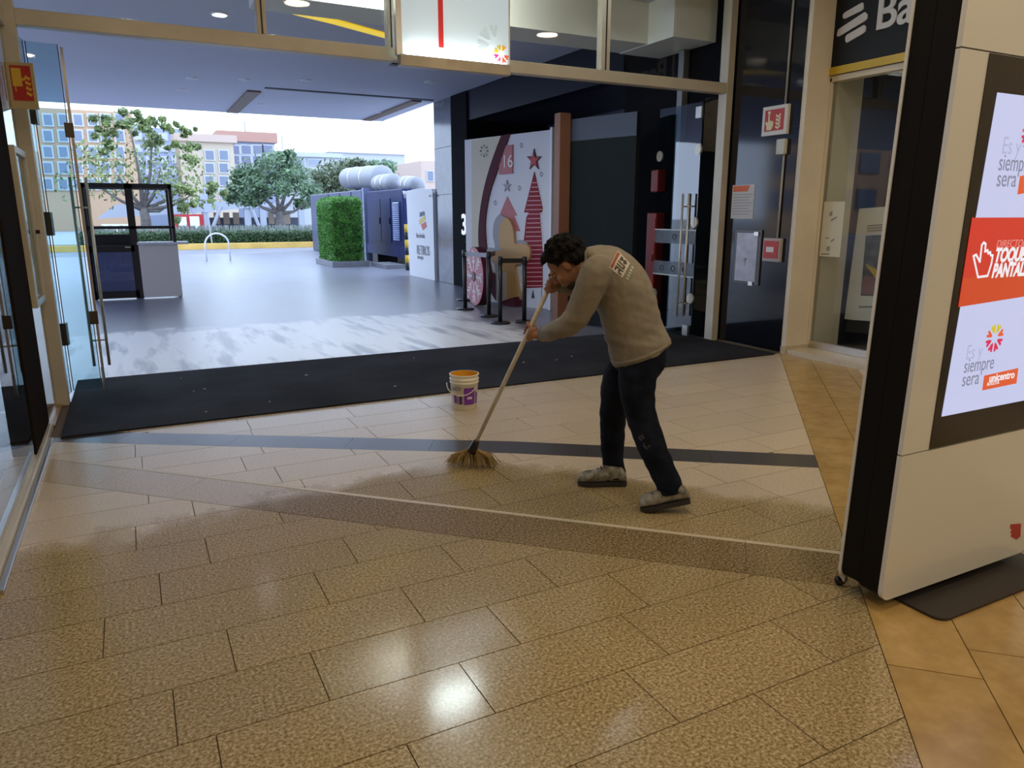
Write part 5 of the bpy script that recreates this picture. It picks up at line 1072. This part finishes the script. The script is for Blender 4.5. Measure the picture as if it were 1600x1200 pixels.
# cut the hair clear of the face
bm = bmesh.new(); bm.from_mesh(hair.data); mo = Vector(man.location); kill = []
for v in bm.verts:
    q = v.co+mo-HC; s, n, u = q.dot(HS), q.dot(HN), q.dot(HU)
    if (n > 0.030+max(0, (u-0.030))*0.55 and u < 0.085) or u < -0.062 or (n > -0.034 and u < 0.016): kill.append(v)
bmesh.ops.delete(bm, geom=kill, context='VERTS'); bm.to_mesh(hair.data); bm.free()
# --- clothes
def wr(p):
    # folds gathered across the waist, at the elbow and the knee
    w = max(0.0, 1-abs(p.z-0.90)/0.22)
    return (0.003+0.0075*w)*noise.noise(Vector((p.x*5, p.y*5, p.z*26+p.x*6)))+0.003*noise.noise(p*24)
shm = MB(); limb(shm, torso[:7]+[(D(921, 408, 4.015), .070, .082)], 1.0, n=28); limb(shm, arm_l, 1.0); limb(shm, arm_r, 1.0)
shm.ell(sh_l.lerp(D(945, 420, 3.92), 0.45), SDL*.10, FD*.085, UPZ*.085); shm.ell(sh_r.lerp(D(945, 420, 4.05), 0.45), SDL*.10, FD*.085, UPZ*.085)
shirt = remesh(shm, 'sweatshirt', 0.0085, 5, SHIRT, disp=wr)
jm = MB(); limb(jm, [(D(1000, 528, 3.99), .125, .155), (D(1002, 548, 4.0), .136, .168), (D(999, 566, 4.0), .138, .172), (D(992, 585, 4.0), .115, .165)], 1.0, n=24); limb(jm, leg_n, 1.0); limb(jm, leg_f, 1.0)
jm.ell(D(1013, 562, 3.95), SDL*.09, FD*.102, UPZ*.10); jm.ell(D(1010, 562, 4.07), SDL*.09, FD*.10, UPZ*.10)
jeans = remesh(jm, 'jeans', 0.0085, 5, JEAN, disp=lambda p: 0.0045*noise.noise(Vector((p.x*9, p.y*9, p.z*19)))+0.003*noise.noise(p*24))
# ribbed collar, cuffs, hem and a knee patch
def ring(c, axis, ru, rv, t, name, m):
    axis = axis.normalized(); w = (SDL-axis*SDL.dot(axis)).normalized(); d = axis.cross(w); pts = [c+d*ru*math.cos(a)+w*rv*math.sin(a) for a in [2*math.pi*k/28 for k in range(29)]]
    return MB().tube(pts, t, 8).build(name, m, man, True)
RIB = mat('olive_rib', (0.235, 0.20, 0.145), 0.9)
ring(D(918, 409, 4.015), torso[-1][0]-torso[-2][0], .066, .078, .010, 'collar', RIB); ring(arm_l[-1][0], arm_l[-1][0]-arm_l[-2][0], .036, .036, .009, 'cuff', RIB); ring(wr_, wr_-arm_r[-2][0], .032, .032, .009, 'cuff', RIB)
ring(torso[0][0]+(torso[1][0]-torso[0][0])*0.3, torso[1][0]-torso[0][0], .163, .185, .012, 'hem', RIB)
for lg in (leg_n, leg_f): ring(lg[-1][0]+UPZ*.004, lg[-2][0]-lg[-1][0], .060, .066, .009, 'trouser_cuff', JEAN)
def decal(surface, quad_px, name, m, lift=0.0025, nu=6, nv=6):
    off = Vector(surface.parent.location); bvh = BVHTree.FromPolygons([v.co+off for v in surface.data.vertices], [tuple(p.vertices) for p in surface.data.polygons])
    vs_, ok = [], True
    for j in range(nv+1):
        for i in range(nu+1):
            a, b = i/nu, j/nv; q = [(1-a)*(1-b), a*(1-b), a*b, (1-a)*b]; u = sum(w*p[0] for w, p in zip(q, quad_px)); v = sum(w*p[1] for w, p in zip(q, quad_px))
            h = bvh.ray_cast(CO, ray(u, v).normalized())
            if h[0] is None: return None
            vs_.append(h[0]+h[1]*(lift if h[1].dot(ray(u, v)) < 0 else -lift))
    fs = [(j*(nu+1)+i, j*(nu+1)+i+1, (j+1)*(nu+1)+i+1, (j+1)*(nu+1)+i) for j in range(nv) for i in range(nu)]
    return MB().add(vs_, fs).build(name, m, man, True)
PRW = mat('print_white', (0.62, 0.56, 0.46), 0.7); PRR = mat('print_red', (0.32, 0.07, 0.04), 0.7); PRD = mat('print_brown', (0.07, 0.05, 0.04), 0.7); PRG = mat('print_mint', (0.45, 0.52, 0.40), 0.7)
def lerpq(q, a0, a1, b0, b1):
    f = lambda a, b: tuple((1-a)*(1-b)*q[0][c]+a*(1-b)*q[1][c]+a*b*q[2][c]+(1-a)*b*q[3][c] for c in (0, 1)); return [f(a0, b0), f(a1, b0), f(a1, b1), f(a0, b1)]
LQ = [(966, 391), (985, 411), (972, 433), (951, 418)]         # block on the upper back: a runs down the back, b towards the near side
LQ = [(965, 392), (951, 418), (972, 434), (984, 412)]
decal(shirt, lerpq(LQ, 0, 1, 0, 1), 'back_print', PRW); decal(shirt, lerpq(LQ, 0.06, 0.94, 0.03, 0.2), 'back_print', PRR, 0.004)
for a0, a1, b0, b1 in ((.08, .30, .34, .50), (.08, .30, .62, .78), (.14, .22, .34, .85), (.36, .44, .30, .85), (.44, .58, .74, .86), (.52, .60, .30, .80), (.66, .74, .30, .88), (.74, .90, .30, .42), (.74, .9, .58, .70), (.86, .94, .62, .88)):
    decal(shirt, lerpq(LQ, a0, a1, b0, b1), 'back_letter', PRD, 0.004, 2, 2)
for k in range(5):
    decal(shirt, lerpq([(987, 414), (976, 436), (982, 440), (991, 418)], 0.05+0.19*k, 0.19+0.19*k, 0.1, 0.8), 'back_letter', PRG, 0.003, 2, 2)
DUST = mat('dusty_patch', (0.085, 0.085, 0.085), 0.9)
r7 = random.Random(12)
for k in range(16):
    cu, cv = ((1001, 682) if k % 2 else (1010, 696)); cu += r7.gauss(0, 2.6); cv += r7.gauss(0, 4.2); w = r7.uniform(0.7, 1.9); h = r7.uniform(1.0, 3.0); s = r7.uniform(-1, 1)
    decal(jeans, [(cu-w, cv-h+s), (cu+w*.6, cv-h*.8), (cu+w, cv+h*.7), (cu-w*.5, cv+h+s*.5)], 'paint_smear', DUST, 0.0015, 2, 2)
# --- shoes
SHOE = mat('worn_shoe', (0.20, 0.185, 0.15), 0.75, var=0.55, vscale=28, bump=0.5, bscale=60, var_col=(0.48, 0.45, 0.38)); SOLE = mat('shoe_sole', (0.035, 0.032, 0.028), 0.8)
def shoe(heel, toe, up=UPZ):
    f = (toe-heel); L0 = f.length; f.normalize(); s = up.cross(f).normalized(); u = f.cross(s).normalized(); t = thing  # local frame
    prof = [(-.02, .022, .030, .03), (.0, .037, .052, .06), (.10, .043, .060, .095), (.22, .043, .056, .125), (.36, .043, .048, .120), (.52, .046, .040, .092), (.70, .053, .033, .072), (.86, .052, .028, .066), (.96, .042, .022, .054), (1.03, .022, .012, .030)]
    mb = MB(); mb.rings([(heel+f*L0*a+u*(.018+h*.5), s*w, u*(h*.5)) for a, w, q, h in prof], 20); up_ = remesh(mb, 'shoe', 0.006, 4, SHOE, disp=lambda p: 0.002*noise.noise(p*50))
    sl = [heel+f*L0*a+s*w*1.06 for a, w, q, h in prof]+[heel+f*L0*a-s*w*1.06 for a, w, q, h in prof[::-1]]
    def sub(mbx, name, m, **k):
        o = MB(); o.v = [tuple(Vector(p)) for p in mbx.v]; o.f = mbx.f; me = o.mesh(name, Vector(man.location)); return link(name, me, m, up_, k.get('smooth', False))
    sub(MB().prism(sl, u*0.024), 'sole', SOLE)
    for a in (.40, .47, .54, .61):
        c = heel+f*L0*a+u*(.018+.118-(a-.36)*.16); sub(MB().tube([c-s*.022-u*.004, c+u*.006, c+s*.022-u*.004], .0035, 6), 'lace', PRD, smooth=True)
    return up_
tn = PG(1003, 797); hn = D(1077, 783, tn.dot(HF)-0.02); hn.z = max(hn.z, 0.03); shoe(hn, tn+UPZ*0.003)
tf = PG(905, 757); hf2 = PG(977, 757); shoe(hf2+UPZ*0.002, tf+UPZ*0.002)
